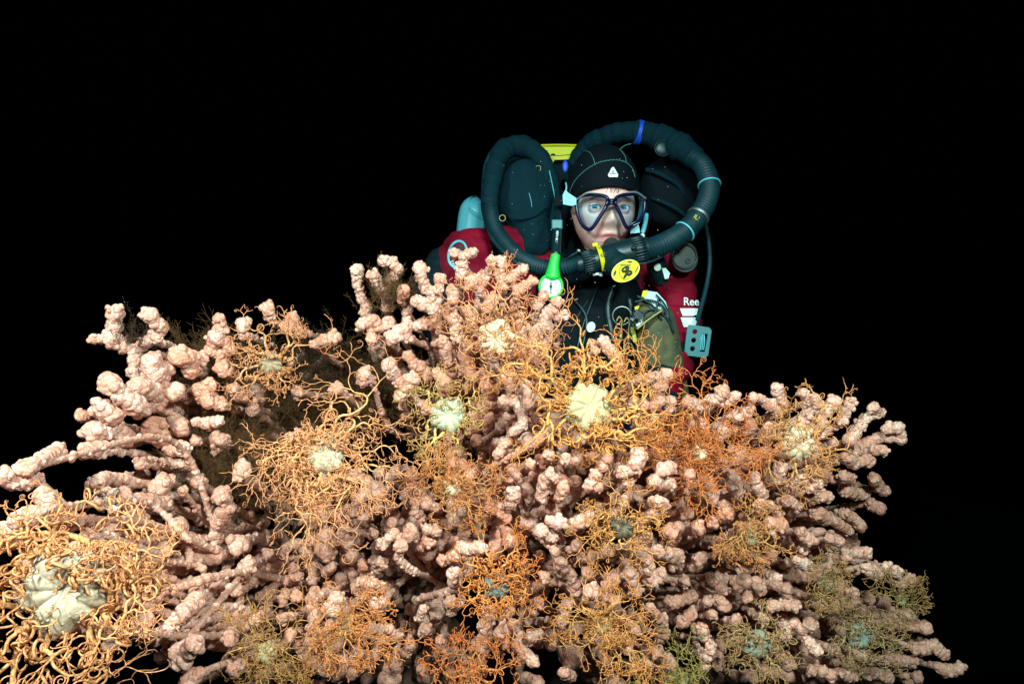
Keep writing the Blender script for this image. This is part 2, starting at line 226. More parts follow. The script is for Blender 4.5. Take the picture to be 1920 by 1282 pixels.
# x,y,radius of the knobs in the photo (tip first), each line one branch; trailing number: material
COL = {
'upper_left': dict(root=(560, 1090, 1.42), label='pink knobbly bubblegum coral with upright forked fingers on the upper left', br='''
216,587,20 214,611,17 212,634,21 230,649,16 249,658,13 253,675,14 251,697,15 258,712,14|0
178,636,13 196,636,12 212,636,15|0
279,591,18 291,606,15 302,612,15 291,629,17 272,644,13 255,660,13|0
285,678,22 288,701,21 312,692,20 300,720,16|0
261,724,22 286,733,22 288,756,20|0
329,732,19 312,738,17|0
338,668,23 354,674,24 357,695,18|1
378,672,16 368,686,14|0
410,598,13 415,617,14 404,633,21 396,657,16 412,664,14|0
456,606,16 457,626,13|0
420,689,20 436,703,15|1
207,720,25 226,742,20 248,757,24 262,764,22|0
193,766,25 212,776,22 226,768,16|0
153,780,15|1
175,808,24 200,804,20 218,801,16 228,820,26|0
163,845,20 186,843,18 205,842,16|0
287,803,27 302,820,20|1
338,803,21 326,787,17|0
343,840,17 322,842,17|0
410,826,21 404,846,10|3
395,722,15 372,728,14 380,745,14|1
390,751,20 412,757,16|1
408,788,13 390,793,15 370,791,11|0
368,827,13|1
440,730,15 455,745,14|3
482,732,15 478,748,17 474,768,14|3
502,577,17 506,596,11|0
550,596,14 538,612,15|3
625,632,16 608,638,13 592,645,12|3
632,730,16|3
557,735,14|3
560,812,12 545,820,12|3
420,640,14 430,655,14|1
'''),
'lower_left': dict(root=(660, 1150, 1.36), label='pale pink bubblegum coral branching low on the left, next to the largest basket star', br='''
106,846,20 88,856,18 72,866,17 52,875,20 38,880,15|0
8,893,20 28,906,15 50,907,14 70,899,14|0
81,929,22 92,948,20 112,952,14|0
62,966,25 40,973,25 14,996,24 -20,1010,22|0
86,965,18 100,975,16|1
263,868,15 284,866,12 296,870,14 318,869,14 346,870,15|0
180,905,18 198,896,16 222,898,15 246,905,18|0
301,909,23 320,898,14 296,925,16|0
372,902,16|1
342,920,12|1
417,930,20 425,952,17 410,978,20 406,1008,18|0
455,879,19 446,896,13|0
263,939,22 289,947,19 310,944,16|3
233,931,19 250,960,20 259,980,21|3
335,987,22 318,1010,18 296,1016,22|0
350,1014,23 365,1018,18|1
406,1040,18 376,1047,18 340,1058,19 302,1069,18 263,1076,19|3
445,1020,23|0
466,1059,18 452,1070,15|0
374,1102,20 364,1128,20 342,1152,19 320,1172,15|0
406,1100,17 420,1088,14|3
286,1120,26 268,1135,18|1
365,1208,21 338,1243,20 331,1217,15|0
355,1275,22 372,1262,15|0
272,1160,20 255,1170,16 233,1178,17|0
207,1210,17 220,1196,14|0
180,1183,21 160,1176,16|3
113,1187,20 130,1180,16|3
250,1120,18 235,1130,16|1
55,1060,18 40,1080,18|1
440,1180,14 430,1200,16|3
455,1240,16 440,1255,16|3
'''),
'top_centre': dict(root=(900, 1010, 1.48), label='pink bubblegum coral with slim upright fingers rising in front of the diver', br='''
671,506,14 670,520,12 671,534,12 676,547,10 679,561,11 687,572,13 685,586,13|0
718,490,13 733,490,13 745,502,12 738,518,12 727,530,11 722,546,12 724,562,11 725,580,12|0
700,516,13 707,530,11 715,543,11|0
757,546,14 752,562,9|1
790,504,16 790,522,13 797,538,13 812,552,14|0
825,523,14 822,542,13|0
780,565,14 798,572,13 812,580,16|0
765,580,11 761,600,11 773,612,11 790,609,14 812,604,16|0
677,609,14 698,600,16 712,614,13 727,605,15|0
697,636,12 695,622,10|1
737,632,17 757,618,15 766,635,13|0
767,669,13 778,684,14 790,690,16 802,704,15|1
731,685,18 737,703,15 748,715,13|0
771,712,18 762,728,13 750,745,13|0
684,698,15 680,713,15 695,712,12|0
885,474,13 868,480,11 866,496,13 863,515,12|0
852,475,12|0
880,530,14 893,524,12 908,518,15 895,540,15|0
938,491,15 935,508,12 940,522,13 945,534,14|0
921,489,11|0
983,504,13 968,512,11 958,524,12|0
998,527,12 985,536,11 972,545,13|1
1017,557,14 1008,572,13|0
1045,567,13 1034,583,14 1022,592,13|0
1058,591,12 1046,596,11|0
1016,612,16 1005,628,15 995,645,14|0
852,598,15 855,616,13 858,634,14|0
845,545,13 850,560,13|1
925,560,14 915,578,14|1
880,585,14 890,600,12|1
830,640,14 838,660,14 845,680,14|1
870,665,14 878,685,15 885,705,14|1
905,700,13 912,722,14|1
953,708,16 960,725,12|0
968,667,13 985,672,13 1003,674,14|1
1014,650,12 1020,665,12|1
945,752,13 966,752,12 976,770,13 979,795,13 963,810,12|0
984,720,12 990,740,11 990,758,12|0
1133,641,14 1143,655,14 1155,670,12 1160,686,12|0
1110,643,10 1118,658,10|0
1228,707,12 1212,711,12 1194,715,13|0
820,700,13 835,715,14|1
800,760,13 815,770,13|1
'''),
'middle': dict(root=(980, 1130, 1.42), label='bright pink bubblegum coral filling the centre front below the yellow-armed basket star', br='''
1033,890,19 1018,908,15 1014,930,14|0
1055,914,15 1050,930,13|1
963,924,18 955,943,14|0
918,950,12 938,962,10 950,972,12|1
1117,889,13 1104,912,13 1122,913,12|0
1169,885,15 1189,876,16 1202,857,14 1178,902,14|0
1242,882,17 1256,876,15 1226,903,16 1254,908,16|0
1291,890,16 1284,918,12|3
1047,981,17 1031,975,12|0
1093,977,17 1070,988,14 1103,966,11|0
1014,995,15 1031,1006,16|0
1245,948,17 1232,940,14|0
1288,962,17|1
1258,997,17 1272,985,12|1
1308,992,19|1
1041,1034,11 1030,1022,10|0
1084,1021,12 1070,1030,10|3
1110,1044,14 1124,1040,11 1140,1034,13|3
1150,1084,17 1140,1098,14|1
1182,1074,15 1192,1106,16|3
1196,1031,16 1212,1057,16 1215,1083,16|0
1235,1077,17 1222,1090,13|0
1232,1034,17 1250,1036,14 1268,1044,17|0
1311,1048,17 1298,1064,15|0
1284,1090,14|3
1258,1130,17 1278,1122,13 1298,1117,13|3
1219,1140,12 1238,1162,16 1245,1186,14|3
1281,1166,15 1298,1150,12|3
1314,1179,15|3
1110,1108,20 1132,1118,15 1150,1127,14|1
1064,1132,13 1058,1148,12 1052,1166,14|0
1021,1080,13 1034,1088,13|1
1051,1054,13 1062,1068,12 1072,1080,13 1080,1110,12|3
1103,1074,15|1
955,1015,15|1
899,1027,18 880,1029,16 862,1026,13|0
959,1169,14 939,1186,15|1
995,1196,15 1008,1189,12 978,1203,11|0
998,1238,15 982,1222,13 968,1208,12|0
909,1169,17 913,1189,15 899,1212,16|0
1058,1262,13 1072,1268,13|3
1197,851,15 1190,869,13|0
1212,803,14|1
1234,752,16 1222,762,12|1
1205,760,14|1
1016,821,14 1002,830,11 990,838,11|1
945,832,12 934,850,12|1
1027,853,14|1
1060,860,12|3
1085,850,12 1078,866,12|3
1140,860,12 1130,875,11|1
960,880,12 968,892,11|3
995,870,12|1
1150,1190,14 1160,1205,13|3
1190,1180,13|3
1230,1225,14 1245,1238,14|3
1010,1130,13 1000,1145,12|1
'''),
'lower_centre': dict(root=(820, 1170, 1.40), label='bubblegum coral with orange-dotted knobs below the two drooping basket stars', br='''
752,1022,17 769,994,17 778,1006,12|2
799,991,12 817,994,13|2
716,1019,14 727,1008,12 738,1001,12|2
802,1014,16 790,1022,12|1
701,1050,12 721,1056,11 699,1068,12 690,1082,12|2
701,1094,15 676,1091,13 714,1100,13|2
701,1133,14 719,1126,12|0
681,1058,13|1
744,1044,9 756,1056,10 764,1064,11 776,1070,10|2
852,1076,18 855,1101,14|0
857,1040,13 840,1046,9|0
845,1127,13 847,1146,11|0
631,1121,18 616,1134,13 628,1148,14|2
587,1175,14 583,1206,16|0
465,1055,15 470,1068,10|3
503,1038,14|3
550,1066,12 533,1058,10 512,1063,12 490,1067,14|3
473,1091,13 447,1103,16|3
560,1080,10 544,1083,8 528,1088,8 505,1106,11 488,1118,11|3
530,1123,14 536,1110,10|1
556,1118,13|1
586,1088,12 588,1068,11|3
590,1108,12 592,1122,10|3
616,1035,18 600,1030,14|3
638,1005,10 645,990,12|3
622,1062,12 612,1072,12|3
780,960,13 790,972,12|3
760,930,12|3
735,980,12 728,990,11|3
700,1000,12|3
794,1141,11 786,1158,10|2
730,1180,12 745,1190,12|3
770,1210,13 760,1222,12|3
800,1180,12|3
825,1200,12 830,1215,12|3
700,1230,13 690,1245,12|3
740,1250,13|3
620,1240,14 610,1255,14|3
660,1262,13|3
790,1255,12|3
830,1050,13|1
905,930,12 895,940,11|3
660,960,12 650,972,13|3
530,1160,13|3
480,1160,14|1
'''),
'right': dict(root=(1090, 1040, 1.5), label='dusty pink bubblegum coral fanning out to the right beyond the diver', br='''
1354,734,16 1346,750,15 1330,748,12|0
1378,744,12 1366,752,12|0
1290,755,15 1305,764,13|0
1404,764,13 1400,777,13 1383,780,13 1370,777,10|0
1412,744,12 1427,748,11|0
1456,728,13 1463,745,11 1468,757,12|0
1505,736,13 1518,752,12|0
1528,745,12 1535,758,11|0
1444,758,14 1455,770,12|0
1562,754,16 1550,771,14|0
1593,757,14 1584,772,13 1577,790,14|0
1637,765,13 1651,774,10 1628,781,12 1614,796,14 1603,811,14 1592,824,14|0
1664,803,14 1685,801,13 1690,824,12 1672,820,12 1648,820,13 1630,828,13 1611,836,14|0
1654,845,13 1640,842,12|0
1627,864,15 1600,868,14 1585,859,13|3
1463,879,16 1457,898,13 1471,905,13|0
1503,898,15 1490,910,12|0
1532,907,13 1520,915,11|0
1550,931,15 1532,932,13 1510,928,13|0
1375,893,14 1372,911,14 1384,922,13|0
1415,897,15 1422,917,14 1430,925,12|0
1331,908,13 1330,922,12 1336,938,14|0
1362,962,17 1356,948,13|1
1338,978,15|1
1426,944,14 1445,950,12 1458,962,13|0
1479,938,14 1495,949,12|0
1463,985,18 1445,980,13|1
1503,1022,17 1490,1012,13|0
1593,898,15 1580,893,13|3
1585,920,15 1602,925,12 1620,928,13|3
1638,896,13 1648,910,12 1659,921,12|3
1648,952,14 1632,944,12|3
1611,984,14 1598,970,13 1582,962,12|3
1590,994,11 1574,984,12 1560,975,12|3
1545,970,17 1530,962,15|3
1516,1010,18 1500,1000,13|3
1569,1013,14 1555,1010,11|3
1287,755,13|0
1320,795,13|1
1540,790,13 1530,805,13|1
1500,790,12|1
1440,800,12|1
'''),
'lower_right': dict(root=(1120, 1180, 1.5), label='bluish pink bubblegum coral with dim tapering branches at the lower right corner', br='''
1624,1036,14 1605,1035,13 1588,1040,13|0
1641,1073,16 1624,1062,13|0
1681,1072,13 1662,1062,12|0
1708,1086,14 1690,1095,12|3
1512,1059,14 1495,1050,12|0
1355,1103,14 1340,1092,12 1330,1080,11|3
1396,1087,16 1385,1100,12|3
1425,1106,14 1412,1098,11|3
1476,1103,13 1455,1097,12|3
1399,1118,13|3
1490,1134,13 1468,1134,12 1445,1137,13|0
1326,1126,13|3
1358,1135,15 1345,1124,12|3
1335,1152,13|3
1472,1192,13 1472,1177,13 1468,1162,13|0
1519,1170,15 1503,1180,12 1490,1168,12|0
1532,1220,14 1520,1208,13 1512,1195,11|0
1734,1176,15 1715,1172,14 1694,1170,15 1668,1168,13|3
1770,1224,12 1750,1212,15 1728,1205,13|3
1734,1219,13 1715,1215,12|3
1802,1250,11 1778,1257,15 1758,1250,11|3
1708,1240,14 1690,1238,12 1668,1234,13|3
1664,1268,14 1645,1262,13 1628,1262,13|3
1720,1268,13|3
1597,1268,14 1580,1262,12|3
1556,1265,14 1542,1256,12|3
1521,1257,13|3
1478,1245,16 1465,1235,13|3
1317,1179,13 1322,1195,12|2
1332,1213,13 1325,1230,12|2
1323,1245,12|2
1347,1246,13|3
1555,1130,12|3
1600,1110,13|3
1620,1180,12|3
1380,1160,13|3
1400,1215,13|3
1430,1160,13|3
1440,1200,13 1448,1215,12|3
1565,1215,13|3
1590,1240,13|3
'''),
}
FILL = [(20,950,320,1170,34),(150,860,330,960,8),  # polygons (as boxes) filled with deeper branches: x0,y0,x1,y1,count
 (230,840,470,1010,14),(250,1010,480,1150,12),(300,1130,520,1290,12),(180,1000,300,1150,5),
 (820,580,1030,760,34),(840,740,1070,900,30),(880,840,1300,960,40),(860,950,1300,1060,36),(640,940,880,1080,26),
 (470,1000,660,1130,18),(540,1100,800,1290,28),(780,1100,1020,1290,24),(1000,1090,1250,1290,26),(1250,1080,1560,1290,40),
 (1280,860,1580,1060,40),(1250,760,1560,870,26),(1400,1000,1640,1130,26),(1560,1120,1720,1290,18),(1060,800,1260,900,14),
 (700,640,860,760,6),(1180,700,1270,790,6),(560,880,800,980,16)]
def add_knobs(mb, pts, big, g=0.):
    """pts list of (vec, r); knobs + in-betweens + side nodules"""
    for k, (p, r) in enumerate(pts):
        rr = r * (.86 if big else .92)
        lobe(mb, p, rr, 4 if big else 3, g)
        for _ in range(int(rng.integers(4, 8)) if big else 2):
            d = nrm(rng.normal(size=3)); s = rng.uniform(.22, .55)
            lobe(mb, p + d * rr * (1.04 - s * .45), rr * s, 3 if big else 2, g)
        if k + 1 < len(pts):
            q, r2 = pts[k + 1]; L = np.linalg.norm(q - p); n = int(L / (.75 * (r + r2) * .5))
            for t in range(1, n + 1):
                u = t / (n + 1); lobe(mb, p + (q - p) * u + rng.normal(size=3) * r * .08, (r * (1 - u) + r2 * u) * rng.uniform(.72, .9), 3, g)
def stalk(mb, p, r, root, frac, back):
    """knobbly stem from p down/back towards the colony's root"""
    root = np.asarray(root); L = np.linalg.norm(root - p) * frac; e = p + nrm(root - p + np.array([0, back, 0])) * L
    m = p + (e - p) * .5 + rng.normal(size=3) * L * np.array([.13, .16, .11]) - np.array([0, 0, .06 * L]) + np.array([0, back * .35, 0])
    path = spline([p, m, e], 24); seg = np.linalg.norm(np.diff(path, axis=0), axis=1).sum()
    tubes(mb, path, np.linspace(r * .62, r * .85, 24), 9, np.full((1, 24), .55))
    n = max(2, int(seg / (r * .95)))
    for t in np.linspace(.04, 1, n):
        c = path[int(t * 23)]; off = nrm(rng.normal(size=3)); rr = r * rng.uniform(.45, .95)
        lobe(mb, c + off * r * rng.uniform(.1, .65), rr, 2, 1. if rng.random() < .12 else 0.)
for cname, c in COL.items():
    rt = P(*c['root']); root = empty('bubblegum_coral', rt, c['label'], 'coral', 'bubblegum coral colonies on the rock')
    c['obj'] = root; c['rt'] = np.array(rt); c['parts'] = []
    for line in c['br'].strip().splitlines():
        a, mi = line.split('|'); raw = [tuple(float(z) for z in w.split(',')) for w in a.split()]
        j = rng.uniform(-.015, .015); back = 0; pts = []
        for k, (x, y, r) in enumerate(raw):
            d = D(x, y) + j + k * .006; pts.append((Pa(x, y, d), r * d / F))
        mb = MB(); add_knobs(mb, pts, True)
        p, r = pts[-1]
        ul = cname == 'upper_left'; stalk(mb, p, r * .72, c['rt'], rng.uniform(.16, .36) if ul else rng.uniform(.3, .55), .45 if ul else .16)
        c['parts'].append([mb, int(mi), p])
allp = [(pt, c) for c in COL.values() for pt in c['parts']]
cent = np.array([q[0][2] for q in allp])
for (x0, y0, x1, y1, n) in FILL:
    for _ in range(int(n * 1.45)):
        x, y = rng.uniform(x0, x1), rng.uniform(y0, y1); d = D(x, y) + rng.uniform(.05, .2); p = Pa(x, y, d)
        k = int(np.argmin(np.linalg.norm(cent - p, axis=1))); part, c = allp[k]
        r = rng.uniform(11, 16) * d / F; dr = nrm(c['rt'] - p + np.array([0, .12, 0])); dr = nrm(dr + rng.normal(size=3) * .3)
        pts = [(p, r)]
        for s in range(int(rng.integers(2, 5))):
            pts.append((pts[-1][0] + dr * r * 1.35 + rng.normal(size=3) * r * .25, r * rng.uniform(.8, 1)))
        add_knobs(part[0], pts, False); stalk(part[0], pts[-1][0], r * .7, c['rt'], rng.uniform(.15, .35), .1)
for c in COL.values():
    for mb, mi, p in c['parts']:
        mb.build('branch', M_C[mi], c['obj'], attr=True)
    mb = MB(); P0 = c['rt']; cen = np.mean([q[2] for q in c['parts']], 0)
    for k in range(5):
        e = c['parts'][int(rng.integers(len(c['parts'])))][2] + np.array([0, .26, 0]); e = P0 + (e - P0) * .5
        path = spline([P0 + np.array([0, 0, -.02]), P0 + (e - P0) * .4 + np.array([0, .04, 0]) + rng.normal(size=3) * .02, e], 30)
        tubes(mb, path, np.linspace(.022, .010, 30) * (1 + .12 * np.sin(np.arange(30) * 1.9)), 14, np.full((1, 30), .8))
    ft = np.array([P0[0] * .8, 1.66, -.86]); path = spline([ft, ft * .45 + P0 * .55 + np.array([.02, .04, 0]), P0 + np.array([0, .01, .01])], 30)
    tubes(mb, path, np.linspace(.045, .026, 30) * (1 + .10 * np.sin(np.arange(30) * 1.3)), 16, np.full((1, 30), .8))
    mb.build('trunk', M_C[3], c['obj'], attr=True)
# ------------------------------------------------------------------ basket stars
def basket_star(x, y, rd, R, label, disc_col, base, tip, dd=-.05, bias=(0, 0), tilt=(0, 0), levels=6, curl=.75, thick=1., nub=.5, a0=None, dark=None, arms=5, spread=1., dense=1.6, cover=16, glow=.85):
    d = D(x, y) + dd; s = d / F; ctr = Pa(x, y, d); r = np.random.default_rng(int(x * 7 + y))
    n = nrm(np.array([tilt[0], -1., tilt[1]])); u = nrm(np.cross(n, np.array([0, 0, 1.]))); u = -u; w = np.cross(u, n) * -1
    if w[2] < 0: w = -w
    root = empty('basket_star', Vector(ctr + np.array([0, .02, 0])), label, 'basket star', 'basket stars clinging to the coral')
    a0 = r.uniform(0, 6.28) if a0 is None else a0
    rd *= .84; Rd = rd * s
    levels = levels + 1
    # disc: puffed pentagon with ten ribs
    nt_, nr_ = 120, 34; th, ph = np.meshgrid(np.arange(nt_) / nt_ * 2 * np.pi, np.linspace(0, math.pi * .92, nr_), indexing='ij')
    rib = np.abs(np.cos((th - a0) * 5)) ** .6; lob = .5 + .5 * np.cos((th - a0) * 5)
    rho = np.sin(ph); hgt = np.cos(ph)
    rad = Rd * rho * (1 + .13 * lob - .06 * (1 - rib) * rho ** 2 + .05 * np.sin(3 * th + r.uniform(0, 6)))
    z = Rd * (.62 * hgt + .20 * (rib - .5) * np.sin(ph) * (hgt > -.2) - .2 * np.exp(-(ph / .35) ** 2)) + Rd * .022 * noise2(np.cos(th) * rho * 3, np.sin(th) * rho * 3, 3, int(x))
    V = ctr + rad[..., None] * (np.cos(th)[..., None] * u + np.sin(th)[..., None] * w) + z[..., None] * n
    i, j = np.meshgrid(np.arange(nt_), np.arange(nr_ - 1), indexing='ij'); i2 = (i + 1) % nt_
    mb = MB(); mb.add(V.reshape(-1, 3), quads=np.stack([i * nr_ + j, i * nr_ + j + 1, i2 * nr_ + j + 1, i2 * nr_ + j], -1).reshape(-1, 4))
    # rim granules
    g = ICO[2]
    for _ in range(110):
        a = r.uniform(0, 6.28); p_ = r.uniform(.75, 1.9) ; ii = int(a / 6.283 * nt_) % nt_; jj = min(nr_ - 1, int(p_ / (math.pi * .92) * nr_))
        mb.add(g[0] * Rd * r.uniform(.02, .045) + V[ii, jj], tris=g[1])
    disc_col = tuple(q * w_ * glow for q, w_ in zip(disc_col, (.98, .88, .74))); dm = mat('star_disc', disc_col, .6, (260, .35, 'v'), spec=.3, mottle=(90, dark or tuple(q * .55 for q in disc_col), .55))
    mb.build('disc', dm, root)
    am = arm_mat('star_arm', (base[0] * 1.06, base[1] * .91, base[2] * .78), (tip[0] * 1.0, tip[1] * .9, tip[2] * 1.1))
    bi = bias[0] * u + bias[1] * w
    L0 = (R - rd * .5) * s / 3.35; r0 = rd * s * .115 * thick
    rmin = .00046 * (.6 + .4 * thick)
    for k in range(arms):
        segs = {8: [], 22: []}; Lk = L0 * r.uniform(.7, 1.25)
        def curl_tip(p, dr, L, rr, lv, turns):
            ax = nrm(np.cross(dr, nrm(r.normal(size=3) + n * 1.3))); m = np.cross(ax, dr); tw = r.normal() * .28
            t = np.linspace(0, 1, 22); ang = turns * 2 * np.pi * t ** 1.25; sp = L * (.33 * (1 - t) + .06)
            st = np.diff(ang, prepend=0) * sp; pos = p + np.cumsum((np.cos(ang)[:, None] * dr + np.sin(ang)[:, None] * m + ax * tw) * (st[:, None] + L * .012), 0)
            pos[0] = p; segs[22].append((pos, rr * np.linspace(1, .55, 22), np.linspace(lv, 1, 22)))
        def grow(p, dr, L, rr, lv):
            g0 = lv / levels
            d2 = nrm(dr + r.normal(size=3) * .38 + bi * .25 + n * (-.12 if lv > 2 else .05)); t = np.linspace(0, 1, 8)[:, None]
            pos = p + L * (dr * t + (d2 - dr) * t ** 2 * .5 + r.normal(size=3) * .07 * np.sin(t * 3.14) + r.normal(size=3) * .035 * np.sin(t * 6.28))
            r1 = max(rmin, rr * .80); segs[8].append((pos, np.linspace(rr, r1, 8), np.linspace(g0, g0 + 1 / levels, 8)))
            e = pos[-1]; d2 = nrm(pos[-1] - pos[-2])
            if lv >= levels:
                if r.random() < curl: curl_tip(e, d2, L * r.uniform(.7, 1.5), r1, .8, r.choice([r.uniform(.15, .5), r.uniform(.5, 1.7)]))
                return
            ax = nrm(n + r.normal(size=3) * .75); m = nrm(np.cross(ax, d2))
            for sg, f_ in ((1, r.uniform(.78, .98)), (-1, r.uniform(.55, .9))):
                a = r.uniform(.35, .7) * sg * spread
                dn = d2 * math.cos(a) + m * math.sin(a)
                dn = nrm(dn + bi * .12 - n * np.dot(dn, n) * .25)
                if f_ < .72 and r.random() < nub and lv > 0:
                    curl_tip(e, dn, L * r.uniform(.6, 1.0), r1 * .7, g0 + .2, r.uniform(1, 2.2))
                else: grow(e, dn, L * f_, max(rmin, r1 * (.92 if sg > 0 else .74)), lv + 1)
        if k == 0:                                      # arm tips folded back over the top of the disc
            for _ in range(cover):
                b = r.uniform(.1, 3.04); o = math.cos(b) * u + math.sin(b) * w; L = r.uniform(.3, .8) * Rd
                st = ctr + o * Rd * r.uniform(.55, 1.25) + n * Rd * r.uniform(.45, .9)
                curl_tip(st, nrm(r.normal(size=3) - n * .2), min(L, .02), r0 * r.uniform(.25, .5), r.uniform(.2, .8), r.uniform(.8, 2))
        a = a0 + k * 2 * math.pi / arms + r.uniform(-.3, .3)
        dr = nrm(math.cos(a) * u + math.sin(a) * w + n * r.uniform(.1, .9) + bi * .9)
        st = ctr + (math.cos(a) * u + math.sin(a) * w) * Rd * .85 - n * Rd * .12
        # first fork close to the disc, as in basket stars
        for sg in (-1, 1):
            q = nrm(np.cross(n, dr)) * sg; grow(st + q * Rd * .14, nrm(dr + q * r.uniform(.25, .7) + r.normal(size=3) * .2), Lk * r.uniform(.6, 1.15), r0 * r.uniform(.75, 1), 1)
        for _ in range(int(9 * dense)):                 # short coiled tendrils crowding the disc
            b = a + r.uniform(-.7, .7); o = math.cos(b) * u + math.sin(b) * w
            curl_tip(ctr + o * Rd * r.uniform(.9, 2.3) + n * Rd * r.uniform(-.1, .5) + bi * Rd * .8, nrm(o * .5 + r.normal(size=3)), min(Rd * r.uniform(.5, 1.2), .022), r0 * r.uniform(.22, .4), r.uniform(.2, .8), r.uniform(1, 2.4))
        mb = MB()
        for kk, lst in segs.items():
            if lst: tubes(mb, np.array([q[0] for q in lst]), np.array([q[1] for q in lst]), 6 if kk == 8 else 5, np.array([q[2] for q in lst]))
        mb.build('arm', am, root, attr=True)
CRM = (.82, .54, .30); ORG = (.62, .22, .06); YEL = (.78, .58, .24)
WHT = (1.15, 1.0, .86)
STARS = [
 (930,630,38,122,'basket star with chalky white disc, topmost on the coral before the diver',WHT,(.78,.54,.32),(.66,.30,.12),dict(bias=(.1,.0),tilt=(0,-.45),levels=6,cover=12,glow=1.,dark=(.5,.46,.36))),
 (1102,764,52,200,'basket star with big cream disc and yellow curling arms below the diver',(.95,.90,.76),YEL,(.66,.28,.06),dict(bias=(.16,.26),tilt=(.1,.25),levels=6,nub=.8,cover=6,dense=2.,arms=7,glow=.46,dark=(.62,.56,.25))),
 (843,778,38,100,'basket star with pale green ten-ribbed disc and fine yellow arms',(.74,.78,.62),(.62,.58,.26),(.55,.34,.10),dict(tilt=(0,.1),levels=6,cover=3,dense=1.,glow=.75,dark=(.3,.5,.42))),
 (1496,828,40,118,'basket star with round white disc near the right edge of the coral',(.86,.80,.70),(.72,.50,.26),(.66,.32,.10),dict(bias=(.12,-.06),tilt=(.1,-.1),levels=6,cover=4,dense=1.,glow=1.)),
 (1312,846,22,104,'dense rust-orange basket star with small white disc, right of the cream one',(.88,.80,.68),(.62,.30,.11),(.60,.20,.05),dict(bias=(.0,-.02),levels=7,thick=1.3,curl=.6,dense=5.,glow=1.1,dd=-.06,arms=7)),
 (508,680,24,98,'basket star with curling tan arms at the brown fuzz, top left',(.45,.40,.32),(.74,.50,.28),(.64,.30,.12),dict(bias=(0,.15),levels=6,nub=.8,thick=1.3)),
 (612,850,42,185,'large basket star with grey disc and long drooping tan arms, left of centre',(.52,.46,.36),(.78,.56,.30),(.70,.34,.14),dict(bias=(.02,-.55),tilt=(0,.35),levels=6,thick=.9,dark=(.7,.66,.55),dd=-.12,dense=3.,arms=9,cover=26,curl=.45)),
 (850,912,20,88,'small orange basket star with tiny pale disc under the green-disc one',(.86,.80,.68),(.64,.38,.16),(.60,.26,.08),dict(levels=6,thick=1.1,arms=7,curl=.5,dense=3.,glow=1.)),
 (128,1102,86,255,'largest basket star, grey warty disc and thick yellow arms, lower left',(.40,.38,.32),(.72,.50,.26),(.70,.36,.14),dict(bias=(-.05,-.02),tilt=(.3,.2),levels=6,thick=.95,arms=7,dark=(.78,.74,.62),dd=-.06,nub=.6,cover=18,curl=.6,glow=.95,dense=2.2)),
 (932,1095,30,98,'basket star with blue-grey disc and orange spiral arms, bottom centre',(.27,.33,.35),(.74,.44,.18),(.68,.24,.05),dict(levels=6,nub=.85,dark=(.08,.12,.13),thick=1.2,dense=3.)),
 (1168,985,26,88,'basket star with dark speckled disc and golden arms, centre right',(.07,.06,.05),(.70,.48,.20),(.62,.30,.08),dict(levels=6,dark=(.25,.22,.16),thick=1.1)),
 (1408,1008,17,88,'tangled orange-olive basket star below the white knobs on the right',(.36,.30,.20),(.50,.36,.14),(.56,.26,.08),dict(levels=6,thick=1.5,curl=.9)),
 (1418,1205,30,78,'basket star with teal ribbed disc at the bottom right',(.33,.31,.26),(.46,.38,.22),(.42,.26,.10),dict(levels=6,dark=(.14,.30,.28))),
 (1612,1190,28,84,'basket star with blue-green fan-like disc in the dim lower right',(.29,.29,.26),(.36,.32,.19),(.32,.22,.09),dict(levels=6,bias=(.1,-.1),dark=(.12,.28,.28))),
 (1548,1092,18,64,'faint basket star with pale olive disc beside the coral tips on the right',(.34,.33,.22),(.38,.30,.16),(.36,.22,.07),dict(levels=6)),
 (500,1222,24,110,'basket star with cream disc and hair-thin brown arms at the bottom left',(.62,.54,.36),(.62,.42,.18),(.50,.28,.08),dict(levels=6,thick=.8,curl=.35,arms=7)),
 (650,1165,16,95,'orange basket star hanging down over pink knobs, left of the spiral-armed one',(.5,.35,.2),(.70,.44,.20),(.70,.28,.08),dict(levels=6,bias=(.2,-.4),thick=1.3,curl=.4,arms=7)),
 (1128,1170,20,108,'fan-like orange basket star with drooping straight arms, bottom centre right',(.55,.36,.18),(.74,.50,.22),(.66,.30,.08),dict(levels=6,bias=(.1,-.4),thick=1.2,curl=.25,arms=8)),
 (880,1268,22,100,'red-orange basket star cut off at the bottom edge',(.6,.3,.14),(.70,.38,.16),(.62,.20,.05),dict(levels=6,thick=1.3,bias=(0,.2))),
 (1690,1124,12,66,'olive basket star with loose arms reaching past the right coral tips',(.40,.38,.22),(.38,.32,.15),(.38,.24,.08),dict(levels=6,bias=(.2,0),thick=1.)),
 (1282,1272,16,85,'thin green basket star at the bottom edge, right of centre',(.4,.4,.22),(.42,.42,.16),(.34,.30,.08),dict(levels=6,curl=.4)),
]
for (x, y, rd, R, lab, dc, ba, ti, kw) in STARS: basket_star(x, y, rd, R, lab, dc, ba, ti, **kw)
